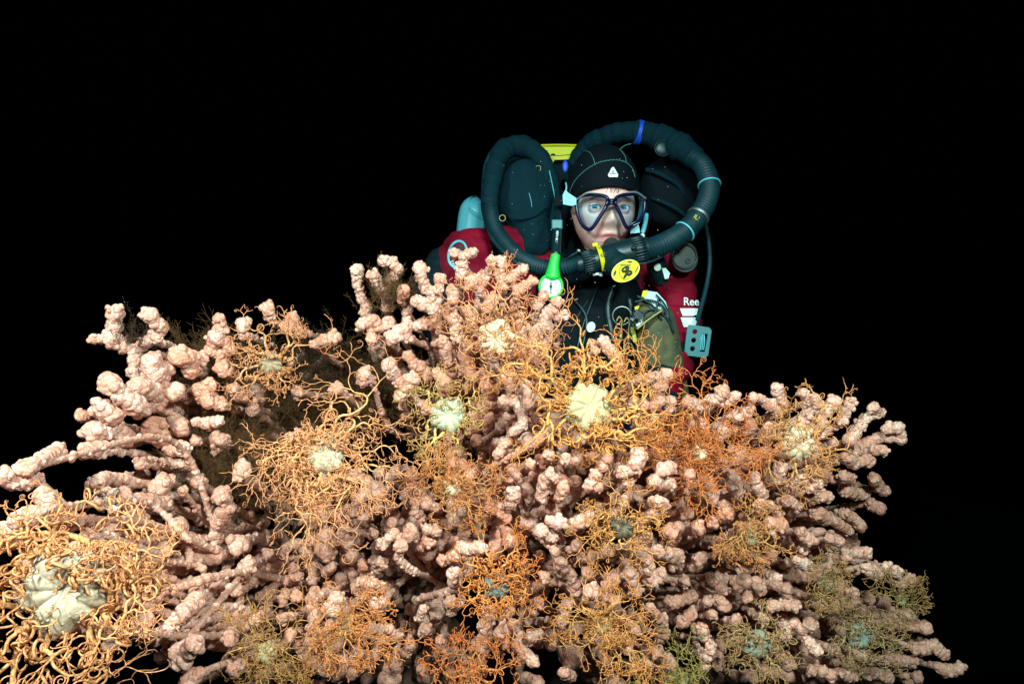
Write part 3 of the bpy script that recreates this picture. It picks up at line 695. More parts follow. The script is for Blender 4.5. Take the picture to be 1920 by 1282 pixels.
# ------------------------------------------------------------------ brown feathery hydroids
M_hyd = mat('hydroid_brown', (.11, .05, .015), .9); M_hyd2 = mat('hydroid_dark', (.045, .022, .009), .9)
def hydroid(x, y, d, R, n, label, m, up=(0, 0, 1), seed=1, L=.07):
    r = np.random.default_rng(seed); base = Pa(x, y, d); s = d / F; n = int(n * 2.2)
    mb = MB(); main = []; side = []
    for _ in range(n):
        p = base + np.array([r.normal() * R * s * .55, r.normal() * .03, r.normal() * R * s * .4])
        dr = nrm(np.array(up) + r.normal(size=3) * .75); le = L * r.uniform(.5, 1.3); bend = r.normal(size=3) * .4
        t = np.linspace(0, 1, 10)[:, None]; pos = p + le * (dr * t + bend * t ** 2 * .5); main.append(pos)
        for k in range(2, 10):
            for _ in range(3):
                q = nrm(dr + r.normal(size=3) * .9); side.append(pos[k] + q * np.linspace(0, 1, 4)[:, None] * le * r.uniform(.1, .28))
    tubes(mb, np.array(main), np.full((len(main), 10), .00024), 3, cap=False)
    tubes(mb, np.array(side), np.full((len(side), 4), .00018), 3, cap=False)
    root = mb.build('hydroid_tuft', m, origin=base); tag(root, label, 'hydroid', 'brown feathery hydroids')
hydroid(575, 680, 1.2, 70, 110, 'wispy brown hydroid tuft fading into the dark above the tan basket star', M_hyd2, (.3, 0, .3), 1, .03)
hydroid(635, 735, 1.26, 85, 330, 'thick brown hydroid mass in the hollow left of the slim coral fingers', M_hyd, (0, 0, .1), 2, .045)
hydroid(560, 770, 1.26, 80, 300, 'brown hydroid mass behind the large drooping basket star', M_hyd, (0, 0, .2), 3, .05)
hydroid(735, 560, 1.15, 36, 60, 'fine brown hydroids winding round the forked coral fingers', M_hyd, (0, 0, 1), 4, .035)
hydroid(245, 650, 1.0, 16, 12, 'dark hydroid sprig in the fork of the far left coral finger', M_hyd2, (0, 0, 1), 5, .035)
hydroid(430, 880, 1.12, 70, 260, 'brown hydroid curtain between the left coral branches', M_hyd, (0, 0, .4), 6)
hydroid(720, 740, 1.24, 70, 230, 'brown hydroid carpet under the three loose pink knobs', M_hyd, (0, 0, .1), 7, .045)
hydroid(400, 700, 1.14, 60, 160, 'brown hydroids draped over the upper left coral knobs', M_hyd, (.2, 0, .6), 8, .05)
#DIVER_BEGIN
# ------------------------------------------------------------------ diver
M_skin = mat('skin', (.97, .58, .52), .5, (260, .35, 'n'), sss=.25, mottle=(30, (.90, .30, .28), .7)); M_lip = mat('lips', (.55, .20, .18), .4, sss=.2)
M_neo = mat('black_neoprene', (.0015, .004, .007), .8, (900, .3, 'n'), spec=.12); M_fab = mat('woven_black_fabric', (.0005, .013, .020), .85, (70, .9, 'n'), spec=.15, mottle=(20, (.001, .019, .029), .7))
M_rub = mat('black_rubber', (.0006, .016, .024), .55, (300, .3, 'n'), spec=.3, mottle=(60, (.003, .030, .042), .8)); M_pla = mat('black_plastic', (.004, .016, .021), .38, (250, .06, 'n'), spec=.35)
M_red = mat('red_trilaminate', (.25, .002, .018), .75, (120, .5, 'n'), mottle=(9, (.11, .001, .010), .9), spec=.15); M_suitk = mat('black_suit_fabric', (.003, .011, .016), .8, (150, .4, 'n'), spec=.15)
M_yel = mat('yellow_plastic', (.62, .52, .0), .5, mottle=(25, (.50, .42, .0), .5), spec=.25); M_blu = mat('blue_tape', (.01, .06, .50), .5); M_lbl = mat('pale_blue_silicone', (.10, .42, .52), .4)
M_cyl = mat('light_blue_paint', (.10, .38, .46), .4, mottle=(30, (.12, .40, .5), .6)); M_grn = mat('green_rubber', (.01, .50, .04), .5, mottle=(40, (.01, .40, .05), .5))
M_wht = mat('white_print', (.75, .80, .78), .6); M_met = mat('steel', (.35, .38, .38), .5, metal=1); M_brs = mat('brass', (.24, .20, .09), .55, metal=1)
M_mask = mat('dark_blue_frame', (.002, .004, .030), .3, spec=.5); M_blk = mat('black_print', (.006, .006, .006), .6); M_seam = mat('seam_thread', (.04, .16, .15), .7)
M_tank = mat('weathered_tank', (.10, .085, .035), .85, (60, .5, 'n'), mottle=(45, (.02, .035, .02), .9)); M_teal = mat('teal_plastic', (.03, .14, .16), .5)
M_eye = mat('eye_white', (.60, .58, .56), .4, spec=.2); M_iris = mat('blue_iris', (.03, .17, .25), .5, spec=.2); M_glv = mat('blue_glove', (.004, .012, .06), .6); M_hair = mat('grey_brown_hair', (.10, .09, .08), .6)
def clear_mat(name, col, a, rough):
    m = mat(name, col, rough, spec=.5); nt = m.node_tree; b = nt.nodes['Principled BSDF']; tr = nt.nodes.new('ShaderNodeBsdfTransparent'); tr.inputs[0].default_value = (*[1 - (1 - c) * .06 for c in col], 1)
    mx = nt.nodes.new('ShaderNodeMixShader'); mx.inputs[0].default_value = a
    nt.links.new(tr.outputs[0], mx.inputs[1]); nt.links.new(b.outputs[0], mx.inputs[2]); nt.links.new(mx.outputs[0], nt.nodes['Material Output'].inputs[0]); return m
M_lens = bpy.data.materials.new('mask_glass'); M_lens.use_nodes = True; nt = M_lens.node_tree; nt.nodes.remove(nt.nodes['Principled BSDF']); g1 = nt.nodes.new('ShaderNodeBsdfTransparent'); g1.inputs[0].default_value = (.86, .96, 1, 1); g2 = nt.nodes.new('ShaderNodeBsdfGlossy'); g2.inputs['Roughness'].default_value = .03; g3 = nt.nodes.new('ShaderNodeMixShader'); g3.inputs[0].default_value = .03; nt.links.new(g1.outputs[0], g3.inputs[1]); nt.links.new(g2.outputs[0], g3.inputs[2]); nt.links.new(g3.outputs[0], nt.nodes['Material Output'].inputs[0]); M_wall = clear_mat('blue_silicone', (.04, .24, .36), .6, .4); M_skirt = clear_mat('clear_silicone', (.42, .50, .48), .16, .25)
def tube(name, pts, r, m, parent, k=16, n=None, origin=None):
    pts = [np.array(p) for p in pts]; path = spline(pts, n or max(12, len(pts) * 8)); rr = np.interp(np.linspace(0, 1, len(path)), np.linspace(0, 1, len(r)), r) if hasattr(r, '__len__') else np.full(len(path), r)
    mb = MB(); tubes(mb, path, rr, k); return mb.build(name, m, parent, origin)
def ball(mb, c, rad, sub=4, rot=None):
    v, f = ICO[sub]; v = v * np.array(rad); v = v @ np.array(rot).T if rot is not None else v; mb.add(v + np.array(c), tris=f)
def capsule(mb, a, b, ra, rb):
    a, b = np.array(a), np.array(b); n = max(3, int(np.linalg.norm(b - a) / (min(ra, rb) * .35)))
    for t in np.linspace(0, 1, n): ball(mb, a + (b - a) * t, [ra + (rb - ra) * t] * 3, 3)
def remesh(mb, vox, smooth=6):
    me = mb.mesh('tmp'); o = bpy.data.objects.new('tmp', me); C.objects.link(o)
    md = o.modifiers.new('r', 'REMESH'); md.mode = 'VOXEL'; md.voxel_size = vox; md.use_smooth_shade = True
    if smooth: sm = o.modifiers.new('s', 'SMOOTH'); sm.iterations = smooth; sm.factor = .5
    dg = bpy.context.evaluated_depsgraph_get(); out = bpy.data.meshes.new_from_object(o.evaluated_get(dg)); bpy.data.objects.remove(o); out.materials.clear(); return out
def coords(me):
    v = np.empty(len(me.vertices) * 3, np.float32); me.vertices.foreach_get('co', v); return v.reshape(-1, 3).astype(float)
def centers(me):
    v = np.empty(len(me.polygons) * 3, np.float32); me.polygons.foreach_get('center', v); return v.reshape(-1, 3)
def px(v): return np.stack([v[:, 0] / v[:, 1] * F + 960, 641 - v[:, 2] / v[:, 1] * F], 1)
def inside(pt, poly):
    x, y = pt[:, 0], pt[:, 1]; c = np.zeros(len(pt), bool); n = len(poly)
    for i in range(n):
        (x1, y1), (x2, y2) = poly[i], poly[(i + 1) % n]
        k = ((y1 > y) != (y2 > y)) & (x < (x2 - x1) * (y - y1) / (y2 - y1 + 1e-12) + x1); c ^= k
    return c
def box(name, c, half, m, parent, rot=(0, 0, 0), bev=.003, seg=3):
    bm = bmesh.new(); bmesh.ops.create_cube(bm, size=2); bmesh.ops.scale(bm, vec=half, verts=bm.verts)
    bmesh.ops.bevel(bm, geom=bm.edges[:], offset=bev, segments=seg, affect='EDGES', profile=.5)
    me = bpy.data.meshes.new(name); bm.to_mesh(me); bm.free(); me.transform(Matrix.Translation(Vector(c)) @ Euler(rot).to_matrix().to_4x4())
    for p in me.polygons: p.use_smooth = len(p.vertices) != 4 or p.area < .2 * max(half) ** 2
    return link(name, me, m, parent)
def plate(name, poly, d, th, m, parent, dfun=None):
    """flat shape cut to an outline, facing the camera, th thick"""
    bm = bmesh.new(); vs = [bm.verts.new(P(x, y, (dfun(x, y) if dfun else d))) for x, y in poly]; fc = bm.faces.new(vs)
    r = bmesh.ops.extrude_face_region(bm, geom=[fc]); bmesh.ops.translate(bm, vec=(0, th, 0), verts=[e for e in r['geom'] if isinstance(e, bmesh.types.BMVert)])
    bmesh.ops.recalc_face_normals(bm, faces=bm.faces[:]); bmesh.ops.triangulate(bm, faces=[f for f in bm.faces if len(f.verts) > 4])
    me = bpy.data.meshes.new(name); bm.to_mesh(me); bm.free(); return link(name, me, m, parent)
def text(name, s, x, y, d, h, m, parent, roll=0, yaw=0, pitch=0, bold=.0, vert=False):
    cu = bpy.data.curves.new(name, 'FONT'); cu.body = s; cu.size = h * d / F * 1.4; cu.extrude = .0004; cu.offset = bold * cu.size; cu.align_x = 'CENTER'; cu.align_y = 'CENTER'
    if vert: cu.space_line = .8
    o = bpy.data.objects.new('t', cu); C.objects.link(o); dg = bpy.context.evaluated_depsgraph_get(); me = bpy.data.meshes.new_from_object(o.evaluated_get(dg)); bpy.data.objects.remove(o)
    me.materials.clear(); me.transform(Matrix.Translation(P(x, y, d)) @ Euler((math.radians(90 + pitch), 0, math.radians(yaw))).to_matrix().to_4x4() @ Matrix.Rotation(math.radians(roll), 4, 'Z'))
    me.name = name; return link(name, me, m, parent)
def ell(cx, cy, a, b, ang=0, n=40):
    t = np.arange(n) / n * 2 * np.pi; c, s = math.cos(math.radians(ang)), math.sin(math.radians(ang))
    return [(cx + a * math.cos(q) * c + b * math.sin(q) * s, cy - a * math.cos(q) * s + b * math.sin(q) * c) for q in t]
PX = 1.75 / F
person = empty('person', P(1090, 860, 1.95), 'diver in red and black drysuit, hood and mask behind the coral', 'person')
# --- head (one continuous surface with the body)
HC = P(1129, 388, 1.80); Hc = np.array(HC); yaw = math.radians(5)
RZ = np.array([[math.cos(yaw), -math.sin(yaw), 0], [math.sin(yaw), math.cos(yaw), 0], [0, 0, 1]])
v, f = ICO[6]; v0 = v.copy()
X = v[:, 0] * .079; Y = -v[:, 1] * .100; Z = v[:, 2] * .122       # Y: towards the viewer
low = np.clip((-.02 - Z) / .10, 0, 1); hi_ = np.clip(Z / .12, 0, 1); X = X * (1 - .20 * hi_) * (1 - .24 * low ** 1.6); Y = Y * (1 - .15 * hi_ ** 1.5); Z = Z * (1 - .18 * hi_); Y = Y * (1 - .10 * low ** 2) + .004 * low
fr = np.clip(-v[:, 1] * 1.6, 0, 1) ** .7
def ga(A, x0, z0, sx, sz): return A * np.exp(-((X - x0) / sx) ** 2 - ((Z - z0) / sz) ** 2)
dsp = 0
for sg in (-1, 1):
    dsp = dsp + ga(-.017, sg * .034, -.016, .018, .013) + ga(.006, sg * .030, .006, .022, .008) + ga(.007, sg * .044, -.046, .018, .018) + ga(.010, sg * .013, -.055, .007, .007)
    dsp = dsp + ga(-.0055, sg * .028, -.070, .006, .018) + ga(.003, sg * .034, -.036, .016, .005) + ga(-.0025, sg * .034, -.030, .014, .003) + ga(-.004, sg * .024, -.004, .010, .004)
dsp = dsp + ga(.016, 0, -.024, .009, .020) + ga(.027, 0, -.050, .012, .013) + ga(.009, 0, -.082, .030, .016) + ga(.005, 0, -.078, .022, .004) + ga(.005, 0, -.094, .018, .005) + ga(-.006, 0, -.086, .024, .0025) + ga(.012, 0, -.112, .02, .013)
Y = Y + dsp * fr
hv = np.stack([X, -Y, Z], 1) @ RZ.T + Hc
mb = MB(); mb.add(hv, tris=f)
def hp(x, z, yy): return np.array([x, -yy, z]) @ RZ.T + Hc        # head-local point (yy towards viewer)
SK = [ # joint chains: (a, b, ra, rb) in pixel+depth
 (P(1130, 430, 1.83), P(1110, 540, 1.90), .058, .062),
 (P(1090, 560, 1.94), P(1090, 720, 1.98), .115, .105), (P(1000, 540, 1.95), P(1175, 540, 1.94), .085, .085), (P(1085, 720, 1.98), P(1080, 900, 2.15), .105, .115),
 (P(895, 505, 1.90), P(842, 600, 1.78), .062, .052), (P(842, 600, 1.78), P(905, 740, 1.50), .046, .032), (P(990, 520, 1.95), P(900, 500, 1.90), .07, .06),
 (P(1185, 520, 1.94), P(1250, 510, 1.90), .07, .058), (P(1250, 510, 1.90), P(1268, 640, 1.78), .052, .046), (P(1268, 640, 1.78), P(1225, 760, 1.56), .044, .032),
 (P(1040, 900, 2.18), P(1010, 960, 2.60), .09, .07), (P(1125, 900, 2.18), P(1150, 960, 2.60), .09, .07), (P(1010, 960, 2.60), P(990, 840, 3.0), .06, .045), (P(1150, 960, 2.60), P(1160, 840, 3.0), .06, .045)]
for a, b_, ra, rb in SK: capsule(mb, a, b_, ra, rb)
body = remesh(mb, .0028, 1)
bo = link('body', body, [M_skin, M_lip], person)
cc = (coords(body) - Hc) @ RZ; fr_ = (cc[:, 1] < 0)
lipf = np.clip(1.6 - 1.6 * ((cc[:, 0] / .026) ** 2 + ((cc[:, 2] + .0855) / .0095) ** 2), 0, 1) * fr_
at_ = body.attributes.new('grade', 'FLOAT', 'POINT'); at_.data.foreach_set('value', lipf.astype(np.float32))
nt = M_skin.node_tree; b_ = nt.nodes['Principled BSDF']; lk = b_.inputs['Base Color'].links[0].from_socket
a_n = nt.nodes.new('ShaderNodeAttribute'); a_n.attribute_name = 'grade'; m_n = nt.nodes.new('ShaderNodeMix'); m_n.data_type = 'RGBA'
nt.links.new(a_n.outputs['Fac'], m_n.inputs[0]); nt.links.new(lk, m_n.inputs[6]); m_n.inputs[7].default_value = (.72, .24, .24, 1); nt.links.new(m_n.outputs[2], b_.inputs['Base Color'])
# --- eyes, brows, hair strands
for sg in (-1, 1):
    ec = hp(sg * .0345, -.0165, .0795 if sg < 0 else .0795); mb = MB(); ball(mb, ec, [.0135] * 3, 4); e = mb.build('eye', M_eye, person)
    look = nrm(-ec); pc = ec + look * .0108
    q = Vector(look).to_track_quat('Z', 'Y').to_matrix()
    for nm, rr, off, mm in (('iris', .0068, .0119, M_iris), ('pupil', .0032, .0137, M_blk)):
        mb = MB(); ball(mb, ec + look * off, [rr, rr, .0026 if nm == 'iris' else .0010], 4, np.array(q)); mb.build(nm, mm, e)
    vv, ff = ICO[4]; mb = MB(); sel = (vv[:, 2] > .24 - .35 * vv[:, 0] ** 2) | (vv[:, 2] < -.36 + .38 * vv[:, 0] ** 2); fk = sel[ff].all(1)
    mb.add(vv * .0150 @ RZ.T + ec, tris=ff[fk]); mb.build('eyelid', M_skin, person)
    tube('eyebrow', [hp(sg * .018, .001, .094), hp(sg * .032, .006, .0955), hp(sg * .05, .002, .086)], [.0016, .0022, .0008], M_hair, person, 6)
    tube('lash_line', [ec + np.array([-0.0128, -.0078, .0018]), ec + np.array([-.004, -.0146, .0038]), ec + np.array([.005, -.0146, .0038]), ec + np.array([0.0128, -.0078, .0018])], .0008, M_hair, person, 5)
mb = MB()
for k in range(9):
    x = rng.uniform(-.004, .026); tubes(mb, spline([hp(x, .038, .094), hp(x - .004, .026, .1), hp(x - rng.uniform(.004, .012), .014, .1)], 8), np.linspace(.0007, .0003, 8), 4)
mb.build('hair', M_hair, person)
# --- hood
mb = MB(); ball(mb, Pa(1130, 358, 1.805), (.090, .112, .112), 4); ball(mb, Pa(1133, 400, 1.815), (.088, .100, .10), 4); capsule(mb, P(1125, 450, 1.86), P(1110, 545, 1.92), .075, .10)
mb.v = [x + 0 for x in mb.v]; hood = remesh(mb, .0030, 8)
OPEN = [(1072, 385), (1080, 367), (1096, 357), (1118, 351), (1145, 348), (1170, 350), (1188, 356), (1201, 366), (1204, 395), (1200, 425), (1190, 452), (1170, 482), (1140, 496), (1112, 482), (1094, 462), (1080, 435), (1074, 410)]
bm = bmesh.new(); bm.from_mesh(hood); bm.faces.ensure_lookup_table(); ce = centers(hood).astype(float)
kill = inside(px(ce), OPEN) & (ce[:, 1] < 1.82)
bmesh.ops.delete(bm, geom=[bm.faces[i] for i in np.nonzero(kill)[0]], context='FACES'); bm.to_mesh(hood); bm.free()
for p in hood.polygons: p.use_smooth = True
ho = link('hood', hood, M_neo, person)
from mathutils.bvhtree import BVHTree
def surf(obj_me, lift=.0):
    bvh = BVHTree.FromPolygons([v.co[:] for v in obj_me.vertices], [p.vertices[:] for p in obj_me.polygons])
    def fn(x, y, default=1.75):
        h = bvh.ray_cast(Vector((0, 0, 0)), P(x, y, 1).normalized(), 10)
        return (h[0].y - lift) if h[0] is not None else default
    return fn
hd = surf(hood, .0012)
def on(fn, pts, n=40, default=1.75):
    q = spline([(x, y, 0) for x, y in pts], n); return np.array([Pa(a[0], a[1], fn(a[0], a[1], default)) for a in q])
def seam(pts, r, name='seam', m=None, par=None, zig=0):
    pa = on(hd, pts, 60); pa = pa[np.r_[True, np.abs(np.diff(pa[:, 1])) < .02]]
    if zig: pa = pa + np.array([0, 0, 1]) * (np.arange(len(pa)) % 2 * 2 - 1)[:, None] * zig
    mb = MB(); tubes(mb, pa, np.full(len(pa), r), 5); return mb.build(name, m or M_seam, par or ho)
seam([(1066, 366), (1076, 342), (1094, 322), (1116, 308), (1134, 302), (1156, 300), (1174, 305), (1186, 317), (1191, 333)], .0010, zig=.0009)
seam([(1116, 308), (1111, 294), (1104, 285), (1096, 283)], .0009); seam([(1174, 305), (1172, 293), (1163, 281)], .0009); seam([(1161, 281), (1172, 273), (1183, 270)], .0009)
rim = [hp_ for hp_ in OPEN] + [OPEN[0]]
pts = [Pa(x, y, min(hd(x + (x - 1140) * .05, y + (y - 415) * .05, 1.75), 1.79)) for x, y in OPEN[:9]]
tube('face_seal', pts, .0022, M_neo, ho, 8)
dT = lambda x, y: hd(x, y, 1.71) - .0015
emb = plate('emblem', [(1149.5, 313), (1152, 315), (1159, 328), (1158, 332), (1142, 332), (1140, 328), (1147, 315)], hd(1150, 322) - .003, .002, M_wht, ho)
text('emblem_letter', 'n', 1149.5, 321.5, hd(1150, 322) - .0036, 7, M_blk, emb, bold=.02); box('emblem_bar', P(1149.5, 325.6, hd(1150, 322) - .0034), (.0085, .0006, .0008), M_blk, emb, bev=.0002)
# --- drysuit
mb = MB()
for i_, (a, b_, ra, rb) in enumerate(SK[1:]): capsule(mb, a, b_, ra + .020, rb + .018)
ball(mb, Pa(885, 475, 1.87), (.078, .09, .062)); ball(mb, Pa(840, 510, 1.87), (.066, .07, .066)); ball(mb, Pa(815, 545, 1.86), (.060, .06, .075)); ball(mb, Pa(1258, 500, 1.87), (.068, .08, .058)); ball(mb, Pa(1075, 640, 1.97), (.20, .13, .18)); ball(mb, Pa(940, 460, 1.93), (.09, .08, .05))
v_ = np.concatenate(mb.v); suit = remesh(mb, .005, 12)
sv = coords(suit); w_ = (noise2(sv[:, 0] * 10, sv[:, 2] * 22 + sv[:, 1] * 8, 2.2, 5)) * .0036 + noise2(sv[:, 0] * 14 + sv[:, 2] * 20, sv[:, 2] * 34, 3, 6) * .0016; nn = np.empty(len(sv) * 3, np.float32); suit.vertices.foreach_get('normal', nn)
suit.vertices.foreach_set('co', (sv + nn.reshape(-1, 3) * w_[:, None]).astype(np.float32).ravel()); suit.update()
so = link('drysuit', suit, [M_red, M_suitk], person)
q = px(centers(suit).astype(float)); fy = centers(suit)[:, 1]
blk = inside(q, [(760, 420), (822, 452), (826, 500), (850, 540), (835, 640), (700, 640)]) | inside(q, [(905, 380), (930, 380), (965, 560), (940, 560)]) | inside(q, [(1040, 400), (1205, 400), (1185, 720), (1040, 720)]) | (q[:, 1] > 690) & (q[:, 0] < 1220) | (fy > 2.05)
blk |= inside(q, [(1262, 430), (1330, 430), (1325, 505), (1300, 508), (1290, 480)])
blk |= (q[:, 1] > 640) & ~inside(q, [(1262, 660), (1330, 660), (1300, 735), (1255, 735)])
suit.polygons.foreach_set('material_index', blk.astype(np.int32))
sd = surf(suit, .0)
tf = lambda x, y: sd(x, y, 1.8)
text('sleeve_lettering', 'Ree', 1296, 566, tf(1290, 566) - .006, 15, M_wht, so, bold=.008, yaw=14)
for k, (ya, yb) in enumerate(((578, 592), (595, 613))):
    plate('sleeve_stripe', [(1275 + k, ya), (1309, ya), (1306 - k * 2, yb - 2), (1300, yb), (1280 + k * 2, yb)], 0, .002, M_wht, so, dfun=lambda x, y: tf(min(x, 1298), y) - .004)
pc = ell(858, 477, 17, 25, -12); pi_ = ell(858, 477, 12, 19, -12)
mb = MB(); tubes(mb, np.array([Pa(x, y, tf(x, y) - .003) for x, y in pc + pc[:1]]), np.full(41, .0034), 8); bd = mb.build('shoulder_badge', M_lbl, so)
plate('badge_field', pi_, 0, .002, mat('badge_dark_red', (.10, .02, .02), .6), bd, dfun=lambda x, y: tf(x, y) - .003)
tube('badge_stroke', [Pa(848, 478, tf(848, 478) - .005), Pa(858, 468, tf(858, 468) - .006), Pa(868, 476, tf(868, 476) - .006)], .0025, M_lbl, bd, 6)
text('badge_lettering', 'DIVE', 850, 497, tf(850, 497) - .008, 6, M_wht, bd, roll=-60)
# gloves
for sg, (x, y, d) in ((-1, (925, 770, 1.44)), (1, (1212, 782, 1.50))):
    b = Pa(x, y, d); fwd = nrm(np.array([-sg * .35, -.9, -.25])); side = nrm(np.cross(fwd, [0, 0, 1])); up = np.cross(side, fwd); mb = MB()
    for k in range(-2, 3): capsule(mb, b - fwd * .03 + side * k * .012, b + fwd * .05 + side * k * .016, .017, .012)
    for k, L in zip((-1.5, -.5, .5, 1.5), (.058, .072, .078, .066)):
        p0 = b + fwd * .055 + side * k * .021; p1 = p0 + fwd * L * .5 - up * .004; p2 = p1 + fwd * L * .32 - up * L * .3; p3 = p2 + fwd * L * .08 - up * L * .3
        capsule(mb, p0, p1, .0105, .0098); capsule(mb, p1, p2, .0098, .009); capsule(mb, p2, p3, .009, .008)
    p0 = b + side * sg * -.03; p1 = p0 - side * sg * .03 + fwd * .03; capsule(mb, p0, p1, .012, .011); capsule(mb, p1, p1 + fwd * .03 - up * .012, .011, .009)
    link('glove', remesh(mb, .0035, 3), M_glv, person)
for sg, x in ((-1, 985), (1, 1165)):                              # fins on the trailing feet
    b = Pa(x, 840, 3.02); mb = MB(); capsule(mb, b + np.array([0, -.05, 0]), b + np.array([0, .14, -.08]), .05, .045); fo = link('bootie', remesh(mb, .008, 3), M_neo, person)
    box('fin_blade', b + np.array([0, .42, -.22]), (.11, .27, .008), M_rub, fo, rot=(-.5, 0, 0), bev=.006)
# ------------------------------------------------------------------ dive mask
mask = empty('dive_mask', P(1147, 400, 1.67), 'twin-lens dive mask with dark blue rim on the diver\'s face', 'mask')
LA = [(1082, 376), (1090, 368), (1109, 365), (1128, 367), (1139, 372), (1136, 388), (1124, 408), (1112, 426), (1103, 430), (1092, 422), (1084, 404), (1081, 388)]
LB = [(1155, 372), (1168, 366), (1187, 364), (1201, 366), (1208, 375), (1208, 392), (1202, 409), (1190, 421), (1178, 427), (1172, 422), (1163, 401), (1155, 386)]
md = lambda x: 1.662 + abs(x - 1147) * .00035 + abs(x - 1147) ** 2 * 5e-6
def loop(poly, n=60):
    p = np.array(poly + poly[:4], float); p = np.vstack([p]); q = spline(np.c_[p, np.zeros(len(p))], len(p) * 8); s0 = 8 * 1; L = len(poly)
    u = np.linspace(1, L + 1, n, endpoint=False); idx = (u / (len(p) - 1) * (len(q) - 1)); return np.stack([np.interp(idx, np.arange(len(q)), q[:, k]) for k in (0, 1)], 1)
for LL in (LA, LB):
    lp = loop(LL); pt = np.array([Pa(x, y, md(x)) for x, y in lp]); cl = np.vstack([pt, pt[:2]])
    mb = MB(); tubes(mb, cl, np.full(len(cl), .0044), 10, cap=False); fr_ = mb.build('rim', M_mask, mask)
    c0 = lp.mean(0); ln = [tuple(c0 + (p - c0) * .97) for p in lp[::2]]
    plate('lens', ln, 0, .0025, M_lens, mask, dfun=lambda x, y: md(x) + .001)
    # bluish inner skirt wall behind the rim
    a = np.array([Pa(x, y, md(x) + .002) for x, y in lp]); b = []
    for x, y in lp:
        s_ = 1.04 if x < 1147 else 1.0; ox = c0[0] + (x - c0[0]) * s_; oy = c0[1] + (y - c0[1]) * 1.02
        u_ = min(1, max(0, (abs(ox - 1147) - 30) / 30)); b.append(Pa(1147 + (ox - 1147) * (1 - (.16 if ox > 1147 else .09) * u_), oy, 1.712 + max(0, abs(ox - 1140) - 35) * .0009))
    b = np.array(b); n_ = len(a); mb = MB(); k_ = np.arange(n_); mb.add(np.vstack([a, (a * .5 + b * .5), b]), quads=np.concatenate([np.stack([k_ + o, (k_ + 1) % n_ + o, (k_ + 1) % n_ + n_ + o, k_ + n_ + o], 1) for o in (0, n_)]))
    mb.build('skirt', M_wall, mask)
tube('bridge', [P(1139, 374, 1.662), P(1147, 377, 1.656), P(1155, 374, 1.662)], [.0035, .0055, .0035], M_mask, mask); tube('bridge', [P(1137, 386, 1.662), P(1147, 381, 1.655), P(1157, 386, 1.662)], [.003, .004, .003], M_mask, mask)
tube('top_brow', [P(1081, 374, 1.69), P(1105, 361, 1.676), P(1138, 366, 1.672), P(1147, 370, 1.67), P(1156, 366, 1.672), P(1190, 360, 1.676), P(1211, 372, 1.69)], .0024, M_skirt, mask, 8)
v, f = ICO[4]; nz = v * np.array([.0195, .030, .031]); nz[:, 0] *= 1 + .35 * np.clip(-v[:, 2], -.9, 1); nz = nz + Pa(1146, 409, 1.700); mb = MB(); keep = (v[:, 1] < .35)[f].all(1); mb.add(nz, tris=f[keep]); mb.build('nose_pocket', M_skirt, mask)
plate('buckle', [(1055, 366), (1060, 356), (1066, 362), (1081, 372), (1080, 384), (1072, 386), (1056, 383)], 1.69, .01, M_lbl, mask); tube('strap_tail', [P(1061, 360, 1.70), P(1062, 351, 1.70), P(1061, 343, 1.71)], .002, M_lbl, mask, 6)
plate('strap', [(1060, 366), (1060, 384), (1040, 386), (1040, 368)], 1.705, .004, M_neo, mask)
plate('buckle', [(1206, 376), (1213, 380), (1213, 396), (1206, 398)], 1.70, .012, M_neo, mask)
plate('skirt_flap', [(1184, 420), (1196, 412), (1200, 436), (1182, 438)], 1.705, .004, M_lbl, mask)
text('lens_marking', 'mares'[:0] + '~~~~', 1193, 420, 1.665, 4, M_wht, mask, roll=25)
# ------------------------------------------------------------------ rebreather
reb = empty('rebreather', P(1085, 420, 2.05), 'black closed-circuit rebreather with yellow canister top worn on the diver\'s back', 'rebreather')
def corrug(name, pts, r, pitch, amp, m, parent, n=None):
    path = spline([np.array(p) for p in pts], 400); L = np.linalg.norm(np.diff(path, axis=0), axis=1).sum(); n = int(L / pitch * 7); path = spline([np.array(p) for p in pts], n)
    s_ = np.linspace(0, L, n); rr = r * (1 + amp * np.sin(s_ / pitch * 2 * np.pi)); mb = MB(); tubes(mb, path, rr, 22); return mb.build(name, m, parent)
def sleeve(name, pts, r, m, parent, seed):
    path = spline([np.array(p) for p in pts], 160); rg = np.random.default_rng(seed); s_ = np.linspace(0, 1, 160)
    rr = np.interp(s_, np.linspace(0, 1, len(r)), r) * (1 + .035 * np.sin(s_ * 95) + .045 * np.sin(s_ * 41 + 1) + .02 * rg.normal(size=160)); mb = MB(); tubes(mb, path, rr, 28); return mb.build(name, m, parent)
hl = corrug('breathing_hose', [P(1086, 492, 1.62), P(1060, 500, 1.625), P(1020, 502, 1.66), P(985, 489, 1.70), P(955, 465, 1.73), P(930, 432, 1.75), P(921, 400, 1.77), P(918, 378, 1.78)], 14 * PX, .0062, .09, M_rub, reb)
sleeve('hose_cover', [P(918, 385, 1.78), P(921, 350, 1.80), P(930, 310, 1.84), P(945, 282, 1.88), P(972, 274, 1.90), P(1000, 284, 1.90), P(1022, 312, 1.90), P(1034, 350, 1.90), P(1040, 400, 1.92), P(1038, 460, 1.93)], [15 * PX, 18 * PX, 21 * PX, 22 * PX, 18 * PX, 17 * PX, 16 * PX], M_fab, reb, 1)
hr = corrug('breathing_hose', [P(1205, 470, 1.62), P(1235, 461, 1.62), P(1262, 448, 1.64), P(1288, 430, 1.66), P(1310, 405, 1.68), P(1326, 375, 1.71), P(1330, 345, 1.74), P(1318, 312, 1.78), P(1300, 296, 1.80)], 18 * PX, .0072, .075, M_rub, reb)
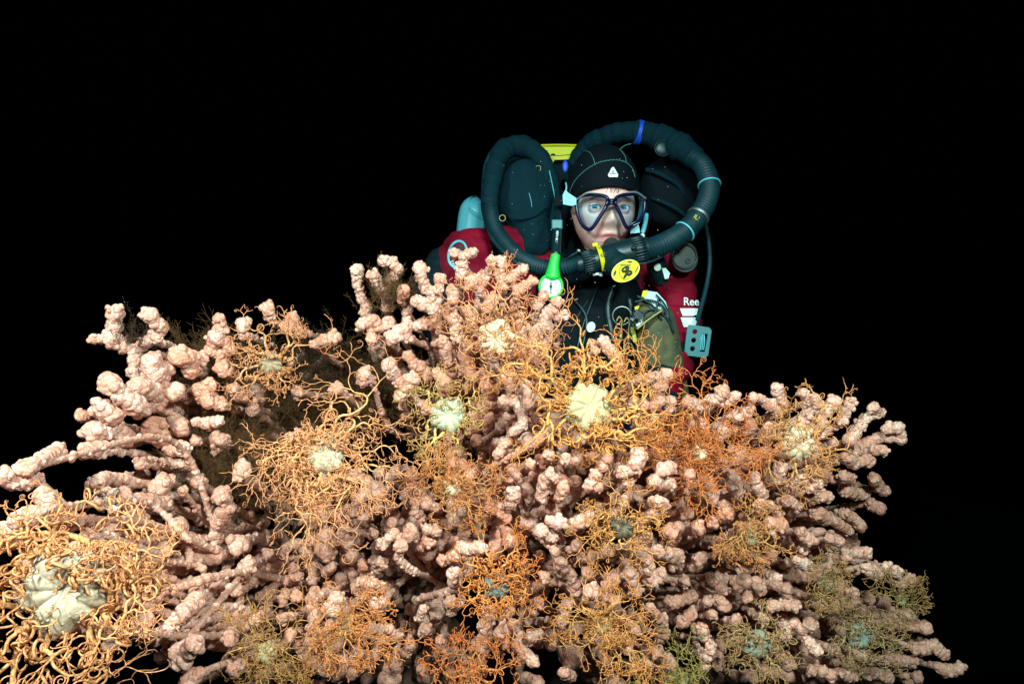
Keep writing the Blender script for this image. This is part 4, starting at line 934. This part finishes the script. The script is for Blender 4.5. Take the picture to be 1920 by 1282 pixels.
sleeve('hose_cover', [P(1306, 300, 1.80), P(1280, 280, 1.83), P(1250, 264, 1.86), P(1210, 250, 1.88), P(1170, 248, 1.90), P(1130, 258, 1.93), P(1100, 276, 1.96), P(1078, 310, 1.98)], [20 * PX, 27 * PX, 26 * PX, 21 * PX, 20 * PX, 20 * PX, 19 * PX], M_fab, reb, 2)
def ring(name, c, nrmv, r, th, m, parent, wid=1):
    q = Vector(nrmv).to_track_quat('Z', 'Y').to_matrix(); a = np.arange(42) / 40 * 2 * np.pi; mb = MB()
    for z in np.linspace(-1, 1, wid) if wid > 1 else [0]:
        tubes(mb, np.array([np.array(q @ Vector((math.cos(t) * r, math.sin(t) * r, z * th))) + np.array(c) for t in a]), np.full(42, th), 8, cap=False)
    return mb.build(name, m, parent)
ring('hose_ring', P(1330, 347, 1.738), (.0, .5, 1), 20 * PX, .0022, M_lbl, reb); ring('hose_ring', P(1284, 434, 1.655), (1, .4, .9), 19.5 * PX, .0022, M_lbl, reb)
ring('hose_clamp', P(1309, 406, 1.68), (.75, .45, 1), 19.5 * PX, .0020, M_met, reb, 4); ring('blue_band', P(1198, 249, 1.885), (1, .1, -.22), 22 * PX, .0042, M_blu, reb, 3)
text('clamp_lettering', 'JU', 1306, 408, 1.648, 8, M_yel, reb, roll=-35)
# mouthpiece
mp = empty('x', (0, 0, 0), None, None); bpy.data.objects.remove(mp)
ax0, ax1 = Pa(1082, 497, 1.62), Pa(1216, 464, 1.62)
def lerp(t): return tuple(ax0 + (ax1 - ax0) * t)
path = np.array([lerp(t) for t in np.linspace(0, 1, 60)]); rr = np.interp(np.linspace(0, 1, 60), [0, .1, .12, .2, .22, .3, .35, .6, .78, .8, .9, .92, 1], [.019, .020, .021, .026, .026, .0255, .029, .031, .030, .028, .028, .026, .024])
mb = MB(); tubes(mb, path, rr, 40); mpo = mb.build('mouthpiece_body', M_pla, reb)
for t0, rad in ((.16, .0245), (.86, .0285)):                       # knurled collars
    c0 = np.array(lerp(t0)); axd = nrm(ax1 - ax0); e1 = nrm(np.cross(axd, [0, 0, 1])); e2 = np.cross(axd, e1); mb = MB(); pts_ = []
    for k in range(26):
        a = k / 26 * 6.283; o = (e1 * math.cos(a) + e2 * math.sin(a)) * rad; pts_.append([c0 + o - axd * .013, c0 + o + axd * .013])
    tubes(mb, np.array(pts_), np.full((26, 2), .0026), 6); mb.build('knurled_collar', M_pla, mpo)
mb = MB(); ball(mb, Pa(1148, 487, 1.615), (.036, .03, .036)); capsule(mb, P(1150, 490, 1.61), P(1170, 507, 1.588), .030, .030); vh = remesh(mb, .003, 6); link('valve_housing', vh, M_pla, mpo)
tube('bite_piece', [P(1148, 475, 1.62), P(1147, 465, 1.675), P(1146, 460, 1.70)], [.024, .022, .019], M_rub, mpo, 24)
def diskp(name, x, y, d, a, b, ang, m, parent, th=.004): return plate(name, ell(x, y, a, b, ang), d, th, m, parent)
em = diskp('emblem_disc', 1173, 508, 1.553, 27, 18.5, 27, M_yel, mpo, .012)
mb = MB(); ep = ell(1173, 508, 27, 18.5, 27); tubes(mb, np.array([Pa(x, y, 1.553) for x, y in ep + ep[:2]]), np.full(42, .0012), 6, cap=False); mb.build('emblem_edge', mat('yellow_rim', (.8, .76, .15), .4), em)
for cx, cy, a_, b__, an in ((1181, 491, 4.5, 1.4, 0), (1153, 512, 5.5, 2, 68), (1194, 505, 7, 1, 62)): diskp('emblem_slot', cx, cy, 1.5515, a_, b__, an, M_blk, em, .001)
for st in ([(1176, 500), (1172, 501), (1167, 505), (1169, 509), (1174, 507), (1177, 501), (1178, 500)], [(1179, 501), (1176, 509), (1173, 516), (1170, 521)], [(1175, 511), (1181, 508), (1184, 511), (1179, 515), (1176, 512)]):
    tube('emblem_stroke', [P(x, y, 1.552) for x, y in st], [.0022, .0022, .0030, .0022], M_blk, em, 6)
tube('emblem_line', [P(1165, 500, 1.5522), P(1161, 508, 1.5522), P(1164, 518, 1.5522), P(1172, 524, 1.5522), P(1184, 519, 1.5522)], .0005, M_blk, em, 5)
text('emblem_lettering', 'REVIVING', 1173, 497, 1.5515, 3.2, M_blk, em)
bpth = []
for a in np.linspace(-.1, math.pi * 1.05, 26):                     # yellow band round the left collar
    pass
axd = nrm(ax1 - ax0); e1 = nrm(np.cross(axd, [0, 1, 0])); e2 = np.cross(axd, e1); e1 = e1 if e1[2] > 0 else -e1; e2 = e2 if e2[1] < 0 else -e2
c0 = np.array(lerp(.325)); mb = MB()
for off in np.linspace(-.0035, .0035, 4):
    tubes(mb, np.array([c0 + axd * off + (e1 * math.cos(a) + e2 * math.sin(a)) * .0305 for a in np.linspace(-.35, 2.7, 30)]), np.full(30, .0016), 6)
mb.build('yellow_band', M_yel, mpo); box('band_tab', c0 + e1 * .034 - axd * .004, (.006, .005, .004), M_yel, mpo, rot=(0, -.25, 0), bev=.001)
text('band_lettering', 'CC', 1132, 477.5, 1.5835, 6, M_blk, mpo, roll=10, bold=.02); text('band_lettering', 'DR', 1126, 464, 1.592, 4, M_blk, mpo, roll=10)
for k in range(7): box('clamp_screw', P(1120 + rng.uniform(-8, 8), 515 + rng.uniform(-3, 3), 1.60), (.003, .003, .0025), M_met, mpo, rot=tuple(rng.uniform(-.5, .5, 3)), bev=.0008)
box('clamp_screw', P(1085, 470, 1.60), (.005, .004, .003), M_met, mpo, rot=(0, .4, 0)); mb = MB(); ball(mb, Pa(1188, 465, 1.586), (.0055,) * 3, 3); mb.build('button', M_pla, mpo)
tube('fill_hose', [P(1197, 495, 1.60), P(1215, 492, 1.60), P(1240, 482, 1.62), P(1262, 466, 1.66)], .0022, M_rub, reb, 8); tube('fill_hose', [P(1084, 472, 1.60), P(1070, 480, 1.60), P(1055, 493, 1.62), P(1048, 505, 1.64)], .002, M_rub, reb, 8)
# canister and case
plate('canister_top', [(1012, 273), (1083, 273), (1079, 285), (1066, 299), (1040, 300), (1036, 306), (1024, 290)], 2.00, .12, M_yel, reb)
tube('canister_edge', [P(1012, 273, 1.998), P(1045, 272, 1.996), P(1083, 273, 1.998)], .003, M_yel, reb, 8); mb = MB(); ball(mb, Pa(1037, 290, 1.998), (.006, .002, .003), 3); mb.build('latch', M_blk, reb)
tube('canister_line', [P(1027, 291, 1.999), P(1045, 292, 1.999), P(1070, 290, 1.999)], .0008, M_blk, reb, 5)
box('back_case', P(1050, 470, 2.10), (.17, .07, .27), M_suitk, reb, bev=.04, seg=5)
plate('yellow_trim', [(964, 312), (968, 305), (974, 313)], 1.96, .01, M_yel, reb); plate('yellow_trim', [(969, 304), (974, 305), (982, 313), (977, 314)], 1.96, .01, M_yel, reb)
ring('brass_hook', P(1009, 316, 1.88), (0, 1, 0), .007, .0016, M_brs, reb); ring('brass_hook', P(942, 409, 1.742), (0, 1, 0), .0072, .0016, M_brs, reb)
mb = MB(); ball(mb, Pa(1060, 312, 1.93), (.008, .004, .016), 3); mb.build('blue_tag', M_blu, reb)
for nm, (x, y, d), rad in (('counterlung', (985, 370, 1.90), (.072, .04, .10)), ('counterlung', (1258, 360, 1.93), (.085, .04, .095)), ('counterlung', (1000, 440, 1.90), (.05, .04, .07))):
    mb = MB(); ball(mb, Pa(x, y, d), rad); me = remesh(mb, .006, 2); cv = coords(me); me.vertices.foreach_set('co', (cv + (noise2(cv[:, 0] * 20, cv[:, 2] * 20, 1.5, int(x)) * .0018)[:, None] * np.array([.3, 1, .3])).astype(np.float32).ravel()); me.update(); link(nm, me, M_fab if x < 1100 else M_neo, reb)
tube('flap_edge', [P(946, 395, 1.862), P(965, 410, 1.855), P(1000, 405, 1.855), P(1025, 385, 1.86)], .002, M_fab, reb, 8); tube('webbing_stitch', [P(992, 362, 1.861), P(996, 378, 1.861), P(997, 388, 1.862)], .0008, M_lbl, reb, 5)
for k, (x, y) in enumerate(((1212, 318), (1222, 372))):
    tube('webbing', [P(x, y, 1.90), P(x + 28, y + 10, 1.878), P(x + 60, y + 30, 1.885), P(x + 80, y + 60, 1.91)], .006, M_fab, reb, 8)
mb = MB(); ball(mb, Pa(1243, 278, 1.836), (.020, .006, .020), 4); mb.build('hose_cap', M_pla, reb); ring('hose_cap_rim', P(1243, 278, 1.830), (0, 1, 0), .020, .0012, M_pla, reb)
# inflator parts on the right shoulder
dv = plate('dump_valve', ell(1284, 482, 25, 28, 10), 1.755, .03, M_pla, so); ring('dump_valve_rim', P(1284, 482, 1.755), (0, 1, 0), .029, .003, M_pla, dv); ring('dump_valve_button', P(1290, 489, 1.752), (0, 1, 0), .005, .0015, M_teal, dv)
tube('oral_inflator', [P(1222, 470, 1.74), P(1232, 500, 1.71), P(1240, 530, 1.72)], [.018, .024, .016], M_pla, reb, 20)
diskp('inflator_button', 1233, 501, 1.682, 6.5, 7, 0, mat('pale_grey_button', (.45, .68, .62), .4), reb, .008); plate('inflator_button', [(1241, 503), (1248, 502), (1256, 512), (1253, 522), (1247, 523)], 1.684, .008, mat('pale_grey_button', (.45, .68, .62), .4), reb)
tube('teal_hose', [P(1212, 402, 1.75), P(1210, 418, 1.74), P(1205, 436, 1.73)], .0055, M_lbl, reb, 12); tube('teal_hose', [P(1205, 440, 1.728), P(1204, 446, 1.727)], .0055, M_wht, reb, 12)
# thin low pressure hoses
tube('supply_hose', [P(955, 262, 1.90), P(930, 275, 1.88), P(912, 305, 1.85), P(906, 350, 1.82), P(907, 400, 1.78), P(925, 450, 1.74), P(965, 490, 1.70), P(1010, 515, 1.68)], .0050, M_rub, reb, 12, 60)
tube('supply_hose', [P(1318, 405, 1.80), P(1327, 440, 1.78), P(1331, 490, 1.76), P(1324, 540, 1.74), P(1308, 600, 1.70)], .0056, M_rub, reb, 12, 50)
tube('supply_hose', [P(1030, 320, 1.86), P(1040, 370, 1.84), P(1043, 410, 1.82)], .0012, M_lbl, reb, 6)
# harness / vest in front
mb = MB(); capsule(mb, P(1060, 540, 1.80), P(1070, 700, 1.78), .075, .10); capsule(mb, P(1150, 560, 1.78), P(1160, 700, 1.76), .07, .08); capsule(mb, P(1100, 520, 1.80), P(1110, 640, 1.76), .06, .08)
vest = remesh(mb, .006, 8); cv = coords(vest); vest.vertices.foreach_set('co', (cv + (noise2(cv[:, 0] * 26, cv[:, 2] * 12, 1.5, 3) * .004)[:, None] * np.array([.2, 1, .2])).astype(np.float32).ravel()); vest.update(); ve = link('harness_vest', vest, M_neo, reb)
vs = surf(vest, .003)
for pts_, r_ in (([(1075, 560), (1100, 600), (1085, 680)], .004), ([(1120, 540), (1090, 620), (1075, 700)], .003), ([(1150, 540), (1140, 580), (1150, 640)], .010), ([(1040, 590), (1060, 560), (1090, 530)], .002), ([(1105, 560), (1085, 590), (1070, 625)], .0015), ([(1180, 560), (1185, 600), (1178, 660)], .008)):
    pa = [Pa(x, y, vs(x, y, 1.72)) for x, y in pts_]; tube('strap', pa, r_, M_pla, ve, 8)
diskp('steel_plate', 1108, 613, 1.655, 8, 10, -20, M_met, ve, .004)
ring('d_ring', P(1166, 592, 1.63), (.1, 1, .2), .0205, .0018, M_met, reb)
# ------------------------------------------------------------------ pressure gauge
ga_ = empty('pressure_gauge', P(1033, 538, 1.60), 'round white pressure gauge in a bright green rubber boot', 'gauge')
dialc = P(1033, 537, 1.60)
mb = MB(); n_ = 48; prof = [(0, .012), (.024, .012), (.0275, .008), (.0285, .0), (.027, -.006), (.0235, -.008), (.0225, -.005), (.0225, .0)]
V = []; 
for (r_, y_) in prof:
    for k in range(n_): a = k / n_ * 6.2832; V.append((dialc.x + r_ * math.cos(a), dialc.y + y_, dialc.z + r_ * math.sin(a)))
Q = [(i * n_ + k, i * n_ + (k + 1) % n_, (i + 1) * n_ + (k + 1) % n_, (i + 1) * n_ + k) for i in range(len(prof) - 1) for k in range(n_)]
mb.add(V, quads=Q); mb.build('boot', M_grn, ga_)
tube('boot_neck', [P(1036, 520, 1.602), P(1038, 500, 1.60), P(1042, 478, 1.60)], [.0185, .0125, .0105], M_grn, ga_, 20)
dl = diskp('dial', 1033, 537, 1.597, 18.8, 18.8, 0, mat('dial_white', (.62, .80, .80), .5), ga_, .002)
plate('needle', [(1032, 528), (1034.3, 528), (1034.6, 538), (1033.6, 550), (1032.4, 550), (1031.4, 538)], 1.5955, .0008, M_blk, dl); diskp('needle_hub', 1033, 537, 1.595, 3, 3, 0, M_blk, dl, .001)
for k in range(26):
    a = math.radians(225 - k * 270 / 25); r1, r2 = 16.8, 15 if k % 5 else 13.6
    tube('dial_tick', [P(1033 + r1 * math.cos(a), 537 - r1 * math.sin(a), 1.5962), P(1033 + r2 * math.cos(a), 537 - r2 * math.sin(a), 1.5962)], .0004, M_blk if k < 22 else mat('dial_red', (.7, .02, .02), .5), dl, 4, 3)
for tx, x, y in (('50', 1023, 544), ('100', 1023, 531), ('200', 1033, 525.5), ('300', 1043, 531), ('350', 1043, 544)): text('dial_number', tx, x, y, 1.5962, 2.5, mat('dial_blue_grey', (.05, .2, .28), .5), dl)
text('dial_number', 'bar', 1033, 549, 1.5962, 3, M_blk, dl)
tube('gauge_hose', [P(1042, 480, 1.602), P(1044, 440, 1.64), P(1045, 412, 1.70), P(1046, 380, 1.78), P(1044, 350, 1.86)], [.011, .0105, .0095, .0075, .0065], M_pla, ga_, 18)
box('hose_clip', P(1044, 422, 1.655), (.0125, .012, .011), M_teal, ga_, bev=.003)
text('hose_lettering', 'MADE IN USA', 1044, 450, 1.612, 4.2, M_wht, ga_, roll=85, bold=.01, pitch=-8)
# ------------------------------------------------------------------ bailout cylinder
bc = empty('bailout_cylinder', P(1235, 660, 1.66), 'algae-stained bailout cylinder slung at the diver\'s side with white and yellow top', 'cylinder')
ptop, pbot = Pa(1224, 600, 1.64), Pa(1258, 800, 1.66); axd = nrm(pbot - ptop); mb = MB(); t = np.array([-.05, -.042, -.025, 0, .03, .08, .20, .32, .36]); rr = np.array([.012, .026, .040, .048, .0515, .052, .052, .05, .03])
tubes(mb, spline(ptop + axd * t[:, None], 50), np.interp(np.linspace(0, 8, 50), np.arange(9), rr), 40); tk = mb.build('tank', M_tank, bc)
tsd = surf(tk.data, .001); tdf = lambda x, y: tsd(x, y, 1.62) - .001
plate('tank_label', [(1212, 545), (1232, 548), (1248, 566), (1256, 590), (1250, 604), (1236, 596), (1222, 578), (1206, 556)], 1.60, .006, mat('pale_label', (.40, .66, .68), .6), bc); plate('yellow_strip', [(1206, 545), (1214, 544), (1211, 558), (1203, 556)], 1.598, .006, M_yel, bc)
for pts_, w in (([(1190, 566), (1215, 562), (1240, 572), (1252, 600)], .0022), ([(1200, 590), (1222, 580), (1250, 596), (1262, 620)], .0022), ([(1195, 555), (1222, 572), (1240, 600)], .003), ([(1212, 600), (1228, 585), (1235, 560)], .0025), ([(1230, 552), (1246, 570), (1258, 600), (1264, 625)], .002)):
    tube('bungee', [P(x, y, 1.592) for x, y in pts_], w, M_pla, bc, 8)
tube('valve_handle', [P(1194, 617, 1.57), P(1218, 598, 1.575), P(1243, 581, 1.58)], .0036, M_brs, bc, 12); box('valve', P(1196, 592, 1.585), (.012, .012, .010), M_pla, bc, rot=(0, .6, 0)); box('valve', P(1199, 609, 1.58), (.010, .010, .006), M_met, bc, rot=(0, -.5, 0))
for k in range(8): box('valve_fitting', P(1190 + rng.uniform(-6, 16), 606 + rng.uniform(-14, 8), 1.575), tuple(rng.uniform(.002, .006, 3)), M_met if k % 2 else M_pla, bc, rot=tuple(rng.uniform(-1, 1, 3)), bev=.001)
plate('yellow_strip', [(1182, 614), (1189, 612), (1195, 640), (1188, 642)], 1.60, .004, mat('olive_webbing', (.35, .36, .05), .7), bc); plate('yellow_strip', [(1190, 575), (1199, 573), (1196, 580), (1191, 582)], 1.58, .004, M_yel, bc)
# snap hooks hanging from the D-ring
for (x, y, a, wh) in ((1160, 620, .1, 'left'), (1174, 622, -.1, 'right')):
    o = empty('snap_hook', P(x, y - 18, 1.60), 'brass snap hook, %s one of the two on the chest ring' % wh, 'snap hook')
    loop_ = [P(x - 4, y - 18, 1.60), P(x + 1, y - 26, 1.60), P(x + 6, y - 18, 1.60), P(x + 5, y - 5, 1.60), P(x + 4, y + 8, 1.60)]
    tube('eye', loop_, .0022, M_brs, o, 8); tube('swivel', [P(x + 4, y + 6, 1.60), P(x + 4, y + 18, 1.60)], [.004, .005, .004], M_brs, o, 12)
    tube('hook', [P(x + 4, y + 18, 1.60), P(x - 3, y + 28, 1.60), P(x, y + 40, 1.60), P(x + 9, y + 44, 1.60), P(x + 14, y + 34, 1.60), P(x + 9, y + 22, 1.60)], .0020, M_brs, o, 8)
# spare cylinder behind the left shoulder
sc_ = empty('stage_cylinder', P(880, 470, 2.02), 'light blue cylinder behind the diver\'s red shoulder', 'cylinder')
mb = MB(); t = np.linspace(0, 1, 40); pa = spline([Pa(902, 380, 1.98), Pa(895, 392, 1.99), Pa(884, 414, 2.0), Pa(872, 560, 2.02)], 60); rr = np.interp(np.linspace(0, 1, 60), [0, .04, .1, .18, .3, 1], [.008, .022, .031, .036, .038, .038]); tubes(mb, pa, rr, 32); mb.build('tank', M_cyl, sc_)
ring('band', P(883, 417, 2.0), (-.28, .04, -.95), 0.0335, .0014, M_blk, sc_, 2)
# line-holder plate hanging at the right elbow
pl_ = empty('slide_plate', P(1308, 640, 1.66), 'teal plastic plate with three holes and a slot hanging beside the diver', 'plate')
a_ = math.radians(8); cxp, cyp = 1308, 639
def rp_(u, w_): return (cxp + u * math.cos(a_) - w_ * math.sin(a_), cyp + u * math.sin(a_) + w_ * math.cos(a_))
bm = bmesh.new(); cu = bpy.data.curves.new('plate', 'CURVE'); cu.dimensions = '2D'; cu.fill_mode = 'BOTH'; cu.extrude = .003; cu.bevel_depth = .0012
def spl(pts_):
    s_ = cu.splines.new('POLY'); s_.points.add(len(pts_) - 1); s_.use_cyclic_u = True
    for k, (u, w_) in enumerate(pts_): s_.points[k].co = (u * PX * .95, -w_ * PX * .95, 0, 1)
spl([(-19, -27), (17, -27), (22, -22), (22, 24), (17, 29), (-15, 29), (-22, 24), (-22, -20)])
for yy in (-16, 0, 16): spl(ell(-8, yy, 5.5, 5.5, 0, 20)[::-1])
spl([(5, -16), (5, 20), (17, 20), (17, -16)])
o = bpy.data.objects.new('t', cu); C.objects.link(o); dg = bpy.context.evaluated_depsgraph_get(); me = bpy.data.meshes.new_from_object(o.evaluated_get(dg)); bpy.data.objects.remove(o); bm.free()
me.transform(Matrix.Translation(P(cxp, cyp, 1.66)) @ Euler((math.radians(90), 0, 0)).to_matrix().to_4x4() @ Matrix.Rotation(-a_, 4, 'Z')); me.materials.clear(); link('frame_plate', me, M_teal, pl_)
tube('cord', [P(1308, 612, 1.665), P(1309, 604, 1.69), P(1310, 596, 1.70)], .004, M_rub, pl_, 8)
for k in range(3): tube('line', [P(1314 + k * 3, 626, 1.658), P(1315 + k * 3, 640, 1.655), P(1313 + k * 3, 656, 1.658)], .0012, M_lbl, pl_, 6)
# drifting particles
mb = MB(); g = ICO[2]
for _ in range(130):
    d = rng.uniform(1.3, 1.75); p = Pa(rng.uniform(940, 1280), rng.uniform(290, 700), d); mb.add(g[0] * rng.uniform(.0002, .0006) + p, tris=g[1])
o = mb.build('marine_snow', M_wht); tag(o, 'tiny pale specks drifting in the dark water', 'particles', kind='stuff')
#DIVER_END
# ------------------------------------------------------------------ water absorbing the strobe light
mb = MB(); x0, x1, y0, y1, z0, z1 = -34, 34, -24, 49, -5.5, 3
vv = np.array([(x, y, z) for x in (x0, x1) for y in (y0, y1) for z in (z0, z1)])
mb.add(vv, quads=[(0, 1, 3, 2), (4, 6, 7, 5), (0, 4, 5, 1), (2, 3, 7, 6), (0, 2, 6, 4), (1, 5, 7, 3)])
hm = bpy.data.materials.new('sea_water'); hm.use_nodes = True; nt = hm.node_tree; nt.nodes.remove(nt.nodes['Principled BSDF'])
pv = nt.nodes.new('ShaderNodeVolumePrincipled'); pv.inputs['Color'].default_value = (0, 0, 0, 1); pv.inputs['Density'].default_value = .30
pv.inputs['Absorption Color'].default_value = (.30, .93, .96, 1)
nt.links.new(pv.outputs[0], nt.nodes['Material Output'].inputs['Volume'])
tag(mb.build('haze', hm, smooth=False), kind='stuff')
